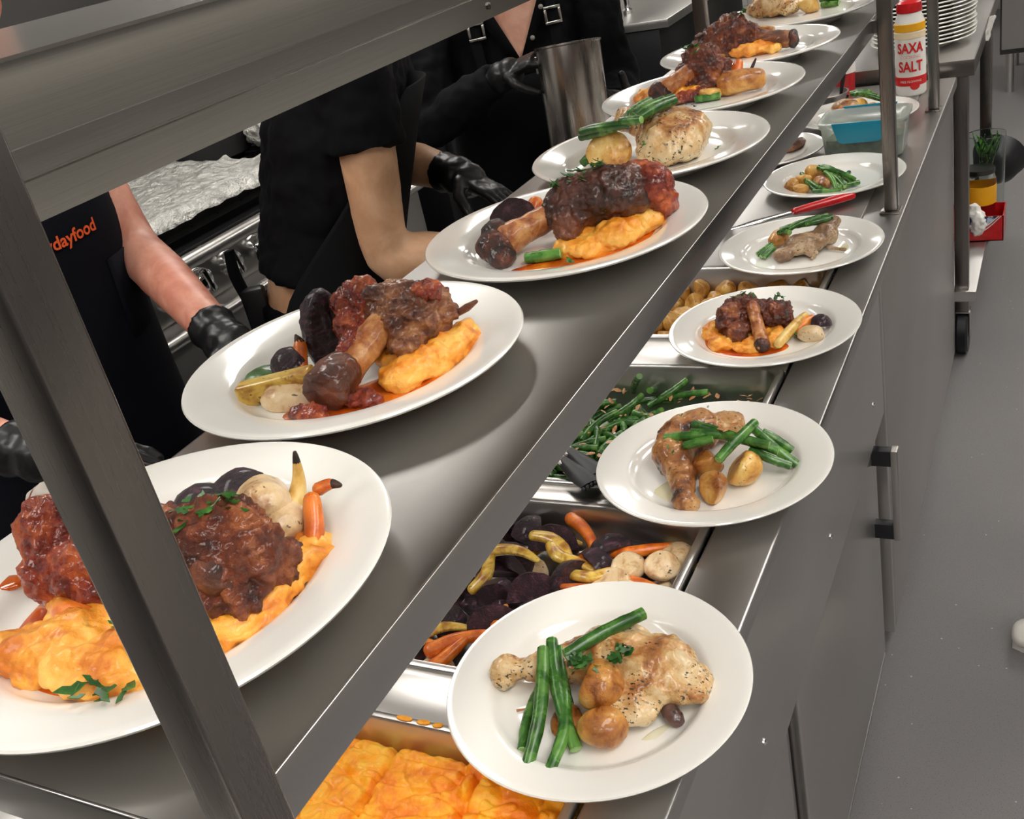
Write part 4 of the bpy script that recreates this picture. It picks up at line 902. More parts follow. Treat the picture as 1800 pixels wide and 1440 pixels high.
for j in range(NY_):
    for i in range(NX_):
        a = j*(NX_+1)+i; F.append((a, a+1, a+NX_+2, a+NX_+1))
b0 = len(V); rim = [i for i in range(NX_+1)] + [j*(NX_+1)+NX_ for j in range(1, NY_+1)] + [NY_*(NX_+1)+i for i in range(NX_-1, -1, -1)] + [j*(NX_+1) for j in range(NY_-1, 0, -1)]
for r_ in rim: V.append((V[r_][0], V[r_][1], .8405))
for q in range(len(rim)):
    q2 = (q+1) % len(rim); F.append((rim[q], b0+q, b0+q2, rim[q2]))
F.append(tuple(b0+q for q in range(len(rim)))[::-1])
tag(obj('root_mash', (V, F), 'mash_pan', smooth=180), 'big slab of bright orange root mash with spoon cuts in its pan', 'mash')
herb_bits = merge(*[ell((x, .6005, .9055), (.009, .0022, .0012), (0, 0, .1*i)) for i, x in enumerate((-.575, -.552, -.535))])
for i, x in enumerate((-.575, -.552, -.535)):
    tag(obj('mash_smear', ell((x, .5985, .9045), (.010 - .002*i, .0034, .0014), (0, 0, .1*i)), 'mash_pan', smooth=180), 'orange mash smear on the rim of the mash pan', 'mash', 'mash smears on the pan rim')

# ================================================================ OTHER THINGS ON THE WORKTOP
food_mat('red_plastic', [(.3, rgb(170, 14, 20)), (.7, rgb(206, 24, 30))], 20, 2, (.25, .35), .3, None)
food_mat('white_plastic', [(.3, rgb(226, 222, 214)), (.7, rgb(238, 235, 228))], 10, 2, (.3, .4), .2, None)
plain('label_red', rgb(206, 30, 32), .4); plain('label_yellow', rgb(236, 170, 20), .4); plain('label_cream', rgb(236, 214, 176), .4); plain('label_pink', rgb(226, 140, 140), .5)
plain('blue_clip', rgb(20, 140, 170), .35)
t = NT('clear_tub').s(Base_Color=rgb(232, 238, 232), Roughness=.2); t.b.inputs['Transmission Weight'].default_value = .82; t.b.inputs['IOR'].default_value = 1.2
t = NT('glass').s(Base_Color=rgb(235, 240, 238), Roughness=.03); t.b.inputs['Transmission Weight'].default_value = 1.0; t.b.inputs['IOR'].default_value = 1.25
food_mat('pesto', [(.3, rgb(70, 96, 66)), (.7, rgb(140, 160, 130))], 60, 4, (.4, .6), .1, (120, .5, .002))
# kitchen knife with a red handle, under the rim of a plate
kn = empty('kitchen_knife', (0, 0, 0), 'kitchen knife with red plastic handle lying behind the pale brown chicken plate', 'knife')
ku = Vector((-.107, -.086, 0)).normalized(); kp = Vector((-.492, 2.056, .917))
obj('handle', sloft([kp - ku*.130, kp - ku*.09, kp - ku*.04, kp], [(.010, .008), (.0125, .009), (.0115, .008), (.011, .007)], 4, 12, round_ends=True), 'red_plastic', kn, smooth=60)
obj('blade', loft([kp + ku*.004, kp + ku*.08, kp + ku*.15], [(.011, .0009), (.016, .0008), (.004, .0006)], 8, side=tuple(ku.cross(Vector((0, 0, 1))))), 'chrome', kn)
# tongs with black scalloped tips on the pan divider
tg = empty('kitchen_tongs', (0, 0, 0), 'steel kitchen tongs with black scalloped tips between bean and vegetable pans', 'tongs')
for s in (-1, 1):
    pts = [(-.92, 1.20+.02*s, .93+.004*s), (-.78, 1.16+.020*s, .925+.004*s), (-.64, 1.105+.014*s, .921), (-.588, 1.078+.012*s, .918)]
    a_ = obj('arm', sloft(pts, [(.010, .0016), (.011, .0016), (.010, .0016), (.009, .0016)], 4, 8), 'steel_pan', tg, smooth=60)
    tip = []
    c0 = Vector((-.588, 1.078+.012*s, .917)); d = Vector((.052, -.040, -.004))
    tip.append(loft([c0 - d*.25, c0 + d*.2, c0 + d*.65, c0 + d*.95], [(.008, .003), (.013, .0035), (.017, .0035), (.015, .003)], 10))
    o = obj('tip', tip[0], 'black_plastic', tg, smooth=60)
    for q in range(5):
        cc_ = c0 + d*.97 + Vector((.0028, .0046, 0))*(q-2)*1.25 + Vector((.002, -.0015, 0))
        obj('scallop', ell(cc_, (.0036, .0036, .003), nu=8, nv=6), 'black_plastic', o, smooth=60)
# clear tub with blue clips
tub = empty('glass_tub', (-.420, 2.505, CZ), 'clear lidded food tub with turquoise clips and green filling', 'food tub', rot=(0, 0, .0))
w_, d_ = .094, .068
o_ = loops([(rrect(-w_+.012, w_-.012, -d_+.012, d_-.012, .02), .0), (rrect(-w_+.008, w_-.008, -d_+.008, d_-.008, .025), .004), (rrect(-w_, w_, -d_, d_, .03), .074), (rrect(-w_-.004, w_+.004, -d_-.004, d_+.004, .032), .078), (rrect(-w_-.004, w_+.004, -d_-.004, d_+.004, .032), .082),
            (rrect(-w_+.003, w_-.003, -d_+.003, d_-.003, .028), .082), (rrect(-w_+.004, w_-.004, -d_+.004, d_-.004, .028), .072), (rrect(-w_+.012, w_-.012, -d_+.012, d_-.012, .022), .006)])
n = 24; o_[1].append(tuple(range(n))[::-1]); o_[1].append(tuple(range(7*n, 8*n)))
obj('tub_body', o_, 'clear_tub', tub, smooth=50)
l_ = loops([(rrect(-w_-.005, w_+.005, -d_-.005, d_+.005, .032), .0825), (rrect(-w_-.006, w_+.006, -d_-.006, d_+.006, .033), .088), (rrect(-w_+.004, w_-.004, -d_+.004, d_-.004, .028), .090), (rrect(-w_+.012, w_-.012, -d_+.012, d_-.012, .025), .086)])
l_[1].append(tuple(range(n))[::-1]); l_[1].append(tuple(range(3*n, 4*n)))
obj('lid', l_, 'clear_tub', tub, smooth=50)
f_ = loops([(rrect(-w_+.014, w_-.014, -d_+.014, d_-.014, .02), .007), (rrect(-w_+.009, w_-.009, -d_+.009, d_-.009, .024), .048), (rrect(-w_+.02, w_-.02, -d_+.02, d_-.02, .02), .050)])
f_[1].append(tuple(range(n))[::-1]); f_[1].append(tuple(range(2*n, 3*n)))
obj('filling', f_, 'pesto', tub, smooth=50)
for s in (-1, 1):
    y = s*(d_+.0095)
    V = [(-.062, y-.003, .092), (.062, y-.003, .092), (.050, y-.003, .052), (.040, y-.003, .045), (-.040, y-.003, .045), (-.050, y-.003, .052)]
    V = V + [(a, b+.006, c) for a, b, c in V]; q = 6
    F = [tuple(range(q)), tuple(range(q, 2*q))[::-1]] + [(i, q+i, q+(i+1) % q, (i+1) % q) for i in range(q)]
    obj('clip', (V, F), 'blue_clip', tub, bevel=.0015)
# salt bottle
sb = empty('salt_bottle', (-.384, 3.03, CZ), 'white and red plastic salt bottle standing beside plates', 'bottle')
prof = [(.0001, .001), (.034, .0), (.0385, .006), (.039, .03), (.0385, .17), (.036, .195), (.031, .208), (.031, .214)]
obj('bottle_body', lathe(prof, 40), 'white_plastic', sb, smooth=50)
obj('cap', lathe([(.032, .2145), (.0325, .225), (.030, .238), (.022, .243), (.0001, .244)][::1], 40), 'red_plastic', sb, smooth=40)
def band(z0, z1, mat, name, r=.0394, parent=sb):
    return obj(name, lathe([(r-.0006, z0), (r, z0+.0004), (r, z1-.0004), (r-.0006, z1), (r-.003, z1), (r-.003, z0)], 40, closed=True), mat, parent, smooth=40)
band(.168, .188, 'label_yellow', 'label_band', .0392)
band(.150, .166, 'label_cream', 'label_band'); band(.028, .052, 'label_red', 'label_band')
obj('badge', xf(ell((0, 0, 0), (.013, .012, .001)), Matrix.Translation((.0145, -.0368, .029)) @ Euler((PI/2, 0, .38)).to_matrix().to_4x4()), 'label_red', sb, smooth=60)
def wrap_text(body, size, z, mat, name, ang0, parent, r=.0394, bold=.0, sx=1.0):
    g = text_geo(body, size, .0, Matrix.Identity(4), bold)
    V = []
    for x, y, zz in g[0]:
        a = ang0 + x*sx/r; V.append((r*math.cos(a)*1.03, r*math.sin(a)*1.03, z+y))
    return obj(name, (V, g[1]), mat, parent, smooth=0)
view = math.atan2(-3.03, .372)
wrap_text('SAXA', .036, .126, 'label_red', 'lettering', view, sb, bold=.0010, sx=.76)
wrap_text('COOKING', .011, .104, 'label_pink', 'lettering', view, sb)
wrap_text('SALT', .038, .078, 'label_red', 'lettering', view, sb, bold=.0010, sx=.76)
wrap_text('FREE FLOWING', .008, .040, 'white_plastic', 'lettering', view, sb, .0398)
# small red and white tub and a black ladle handle in a steel dish, under the shelf
dish = tag(obj('steel_dish', lathe([(.0001, .001), (.05, .001), (.058, .035), (.062, .036), (.062, .038), (.057, .038), (.049, .003), (.0001, .003)], 40), 'steel_pan', smooth=40), 'small round steel dish behind the glass tub', 'dish'); dish.location = (-.60, 2.975, CZ)
ld = empty('black_ladle', (-.562, 2.985, CZ+.003), 'black handled ladle standing in the steel dish', 'ladle')
obj('handle', sloft([(0, 0, .02), (.012, -.006, .08), (.034, -.016, .19)], [.004, .006, .008], 4, 12, round_ends=True), 'black_plastic', ld, smooth=60)
obj('bowl', lathe([(.0001, 0), (.012, .002), (.02, .010), (.022, .018), (.0205, .018), (.0185, .011), (.011, .004), (.0001, .003)], 20), 'black_plastic', ld, smooth=50)
rt = empty('red_white_tub', (-.575, 3.10, CZ), 'small red and white tub behind the steel dish', 'tub')
obj('tub_body', lathe([(.0001, 0), (.03, 0), (.032, .005), (.034, .062)], 32), 'red_plastic', rt, smooth=40)
obj('lid', lathe([(.036, .0622), (.036, .092), (.033, .098), (.0001, .099)], 32), 'white_plastic', rt, smooth=40)

# ================================================================ TROLLEY TABLE BEHIND THE COUNTER
TZ = .931
tr = empty('steel_trolley', (0, 0, 0), 'steel trolley table on castors holding a stack of plates', 'trolley')
obj('table_top', box(-1.0, -.242, 3.225, 4.35, TZ-.002, TZ), 'steel_top', tr, bevel=.0008)
obj('apron_rail', merge(box(-1.0, -.242, 3.2235, 3.2255, TZ-.045, TZ+.0004)), 'steel_post', tr, bevel=.0008)
obj('apron_rail', merge(box(-.2435, -.2405, 3.2235, 4.35, TZ-.045, TZ+.0004)), 'steel_post', tr, bevel=.0008)
obj('lower_shelf', box(-.98, -.236, 3.225, 4.33, .221, .226), 'steel_top', tr, bevel=.001)
obj('shelf_lip', box(-.98, -.236, 3.221, 3.225, .193, .2265), 'steel_pan', tr, bevel=.001)
for (lx, ly) in ((-.278, 3.255), (-.278, 4.25), (-.96, 3.255), (-.96, 4.25)):
    p = obj('leg', box(lx-.02, lx+.02, ly-.02, ly+.02, .15, TZ-.003), 'steel_post', tr, bevel=.003)
    c = obj('castor', xf(lathe([(.02, -.018), (.066, -.018), (.072, -.012), (.072, .012), (.066, .018), (.02, .018)], 28), Matrix.Translation((lx, ly+.01, .072)) @ Matrix.Rotation(PI/2, 4, 'Y')), 'black_plastic', p, smooth=40)
    obj('fork', merge(box(lx-.024, lx-.020, ly-.015, ly+.025, .06, .15), box(lx+.020, lx+.024, ly-.015, ly+.025, .06, .15), box(lx-.024, lx+.024, ly-.02, ly+.025, .145, .15)), 'steel_pan', p, bevel=.001)
for i in range(20):
    plate(-.405 + .0012*((i*7) % 5 - 2), 3.50 + .0012*((i*3) % 5 - 2), TZ + i*.0114, 'white dinner plate in the tall stack on the steel trolley', 'stacked plates on the trolley')
tk = tag(obj('order_ticket', xf(box(-.02, .02, -.0004, .0004, -.075, 0), Matrix.Translation((-.221, 3.66, TZ+.03)) @ Euler((.25, .15, 1.2)).to_matrix().to_4x4()), 'white_plastic'), 'crumpled white paper ticket hanging at the trolley edge', 'paper')
md = tk.modifiers.new('s', 'SUBSURF'); md.subdivision_type = 'SIMPLE'; md.levels = md.render_levels = 4
tx = bpy.data.textures.new('crumple', 'CLOUDS'); tx.noise_scale = .02
md = tk.modifiers.new('d', 'DISPLACE'); md.texture = tx; md.strength = .012; md.texture_coords = 'LOCAL'
# things on the trolley's lower shelf
food_mat('navy_print', [(.42, rgb(20, 34, 90)), (.55, rgb(190, 205, 226))], 40, 2, (.4, .5), .1, None)
bx_ = empty('printed_carton', (-.275, 3.72, .227), 'low red carton with blue and white print on the trolley lower shelf', 'carton')
obj('carton_tray', merge(box(-.092, .092, -.07, -.067, 0, .088), box(-.092, .092, .067, .07, 0, .088), box(-.092, -.089, -.07, .07, 0, .088), box(.089, .092, -.07, .07, 0, .088), box(-.092, .092, -.07, .07, 0, .003)), 'red_plastic', bx_)
V = [(-.055, -.0708, .088), (.075, -.0708, .088)] + [(.075-.13*0 - .085*(q/10), -.0708, .088-.05*math.sin(q/10*PI/2)) for q in range(1, 11)] + [(-.055, -.0708, .045)]
obj('print_panel', (V, [tuple(range(len(V)))[::-1]]), 'navy_print', bx_, smooth=0)
for q_, (o1, o2) in enumerate([(.0, .004), (.008, .011)]):
    A = [(.075+o1-.085*(q/10), -.0712, .088-(.05+o1)*math.sin(q/10*PI/2)) for q in range(11)]; B = [(.075+o2-.085*(q/10), -.0712, .088-(.05+o2)*math.sin(q/10*PI/2)) for q in range(11)]
    obj('print_stripe', (A+B, [(i, i+1, 11+i+1, 11+i) for i in range(10)]), 'white_plastic', bx_, smooth=0)
bag = tag(organic('plastic_bag', [ell((-.262, 3.66, .290), (.030, .03, .045)), ell((-.275, 3.67, .325), (.026, .025, .03))], 'white_plastic', voxel=.004, disp=((40, .008), (110, .003)), sm=1), 'crumpled pale plastic bag lying in front of the red carton', 'bag')
jar = empty('yellow_label_jar', (-.268, 3.80, .227), 'glass jar with orange-yellow label behind the red carton', 'jar')
obj('jar_body', lathe([(.0001, 0), (.05, 0), (.054, .008), (.054, .17), (.048, .19), (.048, .20)], 36), 'glass', jar, smooth=40)
band(.09, .155, 'label_yellow', 'label_band', .0548, jar)
obj('jar_lid', lathe([(.050, .196), (.050, .212), (.0001, .214)], 36), 'dark_steel', jar, smooth=40)
gj = empty('herb_jar', (-.255, 3.93, .227), 'clear container of green sprigs behind the yellow labelled jar', 'jar')
obj('jar_body', lathe([(.0001, .002), (.05, .002), (.058, .01), (.064, .29), (.066, .292), (.062, .292), (.055, .012), (.0001, .006)], 36), 'glass', gj, smooth=40)
for q in range(14):
    a = RP.uniform(0, 6.3); obj('sprig', sloft([(.02*math.cos(a), .02*math.sin(a), .16+.01*q*.5), (.035*math.cos(a+.5), .035*math.sin(a+.5), .24), (.045*math.cos(a+1), .045*math.sin(a+1), .27+.04*RP.random())], [(.002, .002), (.010, .003), (.002, .001)], 3, 6), 'bean', gj, smooth=60)
bw = tag(obj('black_bowl', lathe([(.0001, .0), (.05, .0), (.08, .03), (.097, .09), (.099, .092), (.096, .094), (.078, .034), (.048, .005), (.0001, .004)], 40), 'black_plastic', smooth=50), 'dark bowl tipped on its side behind the clear container', 'bowl'); bw.location = (-.245, 4.09, .33); bw.rotation_euler = (-1.2, .5, 0)

# ================================================================ COOKING LINE BEHIND THE COOKS
food_mat('foil', [(.3, (0.70, 0.69, 0.65)), (.7, (0.95, 0.93, 0.87))], 30, 2, (.3, .45), 0, (9, .9, .03)); MATS['foil'].node_tree.nodes['Principled BSDF'].inputs['Metallic'].default_value = 0.75
plain('hob_black', rgb(16, 16, 18), .3); plain('cast_iron', rgb(26, 25, 25), .55); plain('dark_panel', rgb(44, 44, 46), .35, .6); plain('mid_panel', rgb(84, 82, 80), .35, .8)
SX = -2.03
rg = empty('gas_range', (0, 0, 0), 'steel gas range with chrome knobs and front rail behind the cooks', 'stove')
obj('range_body', box(X0+.014, SX-.02, .85, 3.05, .12, .80), 'steel_panel', rg, bevel=.004)
obj('control_panel', box(X0+.014, SX, .85, 3.05, .80, .915), 'steel_pan', rg, bevel=.006, segs=3)
obj('hob_top', box(X0+.014, SX-.03, .85, 3.05, .9155, .945), 'hob_black', rg, bevel=.004)
obj('front_rail', loft([(SX+.035, .85, .935), (SX+.035, 3.05, .935)], [.021, .021], 18), 'steel_pan', rg, smooth=60)
obj('oven_rail', loft([(SX+.03, .9, .765), (SX+.03, 3.0, .765)], [.017, .017], 18), 'steel_pan', rg, smooth=60)
for y in (.9, 1.95, 3.0):
    obj('rail_bracket', box(SX-.005, SX+.035, y-.008, y+.008, .925, .945), 'steel_pan', rg); obj('rail_bracket', box(SX-.022, SX+.03, y-.008, y+.008, .757, .773), 'steel_pan', rg)
for y in [1.025 + .125*q for q in range(15)]:
    kb = obj('knob', xf(lathe([(.032, 0), (.035, .004), (.033, .018), (.029, .032), (.021, .038), (.0001, .040)], 24), Matrix.Translation((SX, y, .868)) @ Matrix.Rotation(PI/2, 4, 'Y')), 'chrome', rg, smooth=40)
    obj('knob_grip', xf(box(-.034, .034, -.009, .009, .028, .046), Matrix.Translation((SX, y, .868)) @ Matrix.Rotation(PI/2, 4, 'Y') @ Matrix.Rotation(.3, 4, 'Z')), 'chrome', kb, bevel=.004)
for i in range(4):
    for j in range(2):
        cx, cy = -2.68+.36*j, 1.15+.52*i
        obj('grate', merge(*[box(cx-.16, cx+.16, cy+d-.006, cy+d+.006, .958, .975) for d in (-.22, -.11, 0, .11, .22)], *[box(cx+d-.006, cx+d+.006, cy-.23, cy+.23, .946, .974) for d in (-.15, .15)]), 'cast_iron', rg)
        obj('burner', move(lathe([(.05, .945), (.05, .955), (.035, .965), (.0001, .966)], 24), (cx, cy, 0)), 'cast_iron', rg, smooth=40)
# tray covered in crumpled foil
tray = empty('foil_covered_tray', (0, 0, 0), 'baking tray covered with crumpled aluminium foil on the gas range', 'tray')
obj('tray_pan', loops([(rrect(-2.74, -2.12, 1.55, 2.52, .02), .976), (rrect(-2.76, -2.10, 1.53, 2.54, .03), 1.008)]), 'dark_steel', tray)
V, F = [], []; a_, b_ = 90, 110
def fh(x, y):
    p = Vector((x, y, 0)); r = 0
    for f, am in ((5, .018), (13, .011), (34, .0034)):
        q = p*f + Vector((f, 0, 0)); q.y *= .55
        r += am*(1-2*abs(noise.noise(q)))
    return r
for j in range(b_+1):
    for i in range(a_+1):
        x = -2.775+.69*i/a_; y = 1.515+1.04*j/b_; e = min(x+2.775, -2.085-x, y-1.515, 2.555-y)
        z = 1.015 + fh(x, y) + (0 if e > .02 else -(0.02-e)*1.9)
        V.append((x+.006*noise.noise(Vector((x*40, y*40, 0))), y, z))
for j in range(b_):
    for i in range(a_): a = j*(a_+1)+i; F.append((a, a+1, a+a_+2, a+a_+1))
o = obj('foil_sheet', (V, F), 'foil', tray, smooth=28)
md = o.modifiers.new('s', 'SOLIDIFY'); md.thickness = .0008
# pans and foil parcels on the range
for x, y, h, r in ((-2.70, 1.25, .09, .15), (-2.68, 2.75, .12, .16)):
    o = tag(obj('black_pan', lathe([(.0001, 0), (r*.8, 0), (r, .02), (r, h), (r-.004, h), (r-.006, .022), (.0001, .005)], 40), 'cast_iron', smooth=40), 'black cooking pan at the back of the gas range' + (', beside the foil tray end' if y < 2 else ', beside the tall steel oven'), 'pan'); o.location = (x, y, .976)
fp = tag(organic('foil_parcel', [ell((-2.45, 2.86, 1.06), (.09, .10, .085)), ell((-2.42, 2.84, 1.15), (.05, .06, .06))], 'foil', voxel=.008, disp=((22, .02), (60, .008)), sm=1), 'crumpled foil parcel on the range, beside the tall oven', 'foil')
bench_shelf = empty('salamander_shelf', (0, 0, 0), 'dark rack shelf fixed above the gas range', 'shelf')
obj('shelf_board', box(X0+.013, -2.62, .85, 3.05, 1.40, 1.42), 'dark_panel', bench_shelf, bevel=.002)
for y in (.9, 1.6, 2.3, 3.0): obj('bracket', box(X0+.013, -2.64, y-.008, y+.008, 1.33, 1.40), 'dark_panel', bench_shelf)
# tall dark oven and steel bench further along
ov = empty('tall_oven', (0, 0, 0), 'tall dark oven with glass doors at the end of the gas range', 'oven')
obj('oven_body', box(X0+.02, -2.02, 3.2, 4.55, .1, 1.85), 'dark_panel', ov, bevel=.006)
for z0, z1 in ((.2, .95), (1.05, 1.78)):
    d = obj('oven_door', box(-2.02, -1.995, 3.26, 4.49, z0, z1), 'dark_panel', ov, bevel=.004)
    obj('glass_pane', box(-1.995, -1.992, 3.40, 4.35, z0+.12, z1-.14), 'hob_black', d)
    obj('handle', loft([(-1.965, 3.34, z1-.06), (-1.965, 4.41, z1-.06)], [.011, .011], 14), 'steel_pan', d, smooth=60)
for lx, ly in ((-2.85, 3.3), (-2.1, 3.3), (-2.85, 4.45), (-2.1, 4.45)): obj('foot', box(lx-.03, lx+.03, ly-.03, ly+.03, 0, .1), 'dark_panel', ov)
sbn = empty('steel_prep_bench', (0, 0, 0), 'steel prep bench with dark cupboard front beyond the tall oven', 'bench')
obj('bench_top', box(X0+.02, -1.72, 5.0, 6.6, .86, .90), 'steel_pan', sbn, bevel=.003)
obj('cupboard', box(X0+.02, -1.78, 5.03, 5.75, .12, .858), 'dark_panel', sbn, bevel=.003)
obj('cupboard', box(X0+.02, -1.78, 5.77, 6.57, .12, .858), 'mid_panel', sbn, bevel=.003)
for lx, ly in ((-2.8, 5.1), (-1.85, 5.1), (-2.8, 6.5), (-1.85, 6.5)): obj('foot', box(lx-.025, lx+.025, ly-.025, ly+.025, 0, .12), 'dark_steel', sbn)
mx = empty('steel_mixer_tap', (-2.05, 5.35, .90), 'chrome mixer tap on the steel prep bench', 'tap')
obj('tap_body', lathe([(.028, 0), (.028, .02), (.016, .03), (.016, .16)], 20), 'chrome', mx, smooth=40)
obj('spout', sloft([(0, 0, .15), (.01, 0, .24), (.08, 0, .28), (.15, 0, .22)], [.011, .011, .011, .011], 5, 12), 'chrome', mx, smooth=60)
fr = empty('steel_fridge', (0, 0, 0), 'grey steel fridge on legs at the far end of the aisle', 'fridge')
obj('fridge_body', box(-.36, .75, 6.55, 7.3, .22, 1.9), 'mid_panel', fr, bevel=.006)
obj('fridge_door', box(-.35, .19, 6.53, 6.549, .25, 1.87), 'steel_panel', fr, bevel=.004); obj('fridge_door', box(.20, .74, 6.53, 6.549, .25, 1.87), 'steel_panel', fr, bevel=.004)
obj('handle', loft([(.15, 6.49, .9), (.15, 6.49, 1.3)], [.01, .01], 12), 'steel_pan', fr, smooth=60)
for lx, ly in ((-.31, 6.6), (.70, 6.6), (-.31, 7.25), (.70, 7.25)): obj('leg', move(lathe([(.022, 0), (.022, .22)], 16), (lx, ly, 0)), 'steel_pan', fr)
cbx = empty('dark_cupboard', (0, 0, 0), 'dark steel cupboard against the far wall', 'cupboard')
obj('cupboard_body', box(-1.6, -.6, 8.4, 9.19, 0, 1.95), 'dark_panel', cbx, bevel=.005)
for x in (-1.58, -1.09): obj('door', box(x, x+.47, 8.38, 8.4, .1, 1.9), 'dark_panel', cbx, bevel=.003)

# ================================================================ PEOPLE
def skinmat(name, a, b):
    food_mat(name, [(.3, a), (.7, b)], 14, 4, (.4, .55), .05, (260, .15, .0006), .12, sub=(.02, .008, .004))
skinmat('skin_pink', rgb(202, 128, 106), rgb(230, 166, 142)); skinmat('skin_tan', rgb(214, 164, 126), rgb(236, 190, 152)); skinmat('skin_fair', rgb(214, 156, 132), rgb(236, 188, 164))
def clothmat(name, a, b, rough=.85):
    t = NT(name).s(Roughness=rough); n_ = t.noise(5, 3); t.color(t.mix(n_, a, b)); t.bump(t.noise(420, 2), .25, .0006)
    t.b.inputs['Specular IOR Level'].default_value = .15
clothmat('cloth_black', rgb(9, 9, 12), rgb(15, 15, 19)); clothmat('cloth_navy', rgb(8, 9, 17), rgb(13, 15, 25)); clothmat('cloth_charcoal', rgb(15, 16, 18), rgb(23, 24, 26)); clothmat('denim', rgb(30, 44, 70), rgb(48, 64, 96))
plain('glove_black', rgb(15, 15, 17), .42, 0, .05); plain('hair_dark', rgb(34, 24, 18), .5); plain('eye_white', rgb(230, 226, 220), .2); plain('iris_brown', rgb(50, 32, 20), .2); plain('lip', rgb(170, 90, 84), .45); plain('orange_print', rgb(232, 92, 40), .6); plain('buckle', (.7, .69, .66, 1), .25, 1.0); plain('button', rgb(150, 146, 140), .3)

def hand_geo(w, d, pn, curl=.5, spread=.12, size=1.0, fist=False):
    """gloved hand: palm, four fingers of different length, thumb from the side of the palm"""
    w = Vector(w); d = Vector(d).normalized(); pn = Vector(pn); pn = (pn - d*pn.dot(d)).normalized(); s = d.cross(pn)
    G = [loft([w - d*.01, w + d*.03*size, w + d*.07*size, w + d*.095*size], [(.027*size, .020*size), (.037*size, .0165*size), (.042*size, .0145*size), (.040*size, .012*size)], 14, side=tuple(s))]
    for i, (off, L) in enumerate(((-.031, .068), (-.0105, .078), (.0105, .073), (.030, .058))):
        base = w + d*.085*size + s*off*size; dd = (d + s*off*spread*6).normalized(); ax = pn; P = [base]; ang = 0; p = base
        for q, fr_ in enumerate((.45, .30, .25)):
            ang += curl*(.55 if q == 0 else .75); v = dd*math.cos(ang) + ax*math.sin(ang); p = p + v*L*size*fr_; P.append(p)
        G.append(loft([P[0]-dd*.012] + P, [.0098*size, .0098*size, .0092*size, .0085*size, .0075*size], 10, round_ends=True))
    tb = w + d*.025*size - s*.030*size; td = (d*.6 - s*.7 + pn*(.3+.5*curl)).normalized(); te = (d*.9 - s*.15 + pn*(.25+.6*curl)).normalized()
    G.append(loft([tb, tb + td*.038*size, tb + td*.038*size + te*.030*size, tb + td*.038*size + te*.052*size], [.0135*size, .0118*size, .0105*size, .0085*size], 10, round_ends=True))
    return G
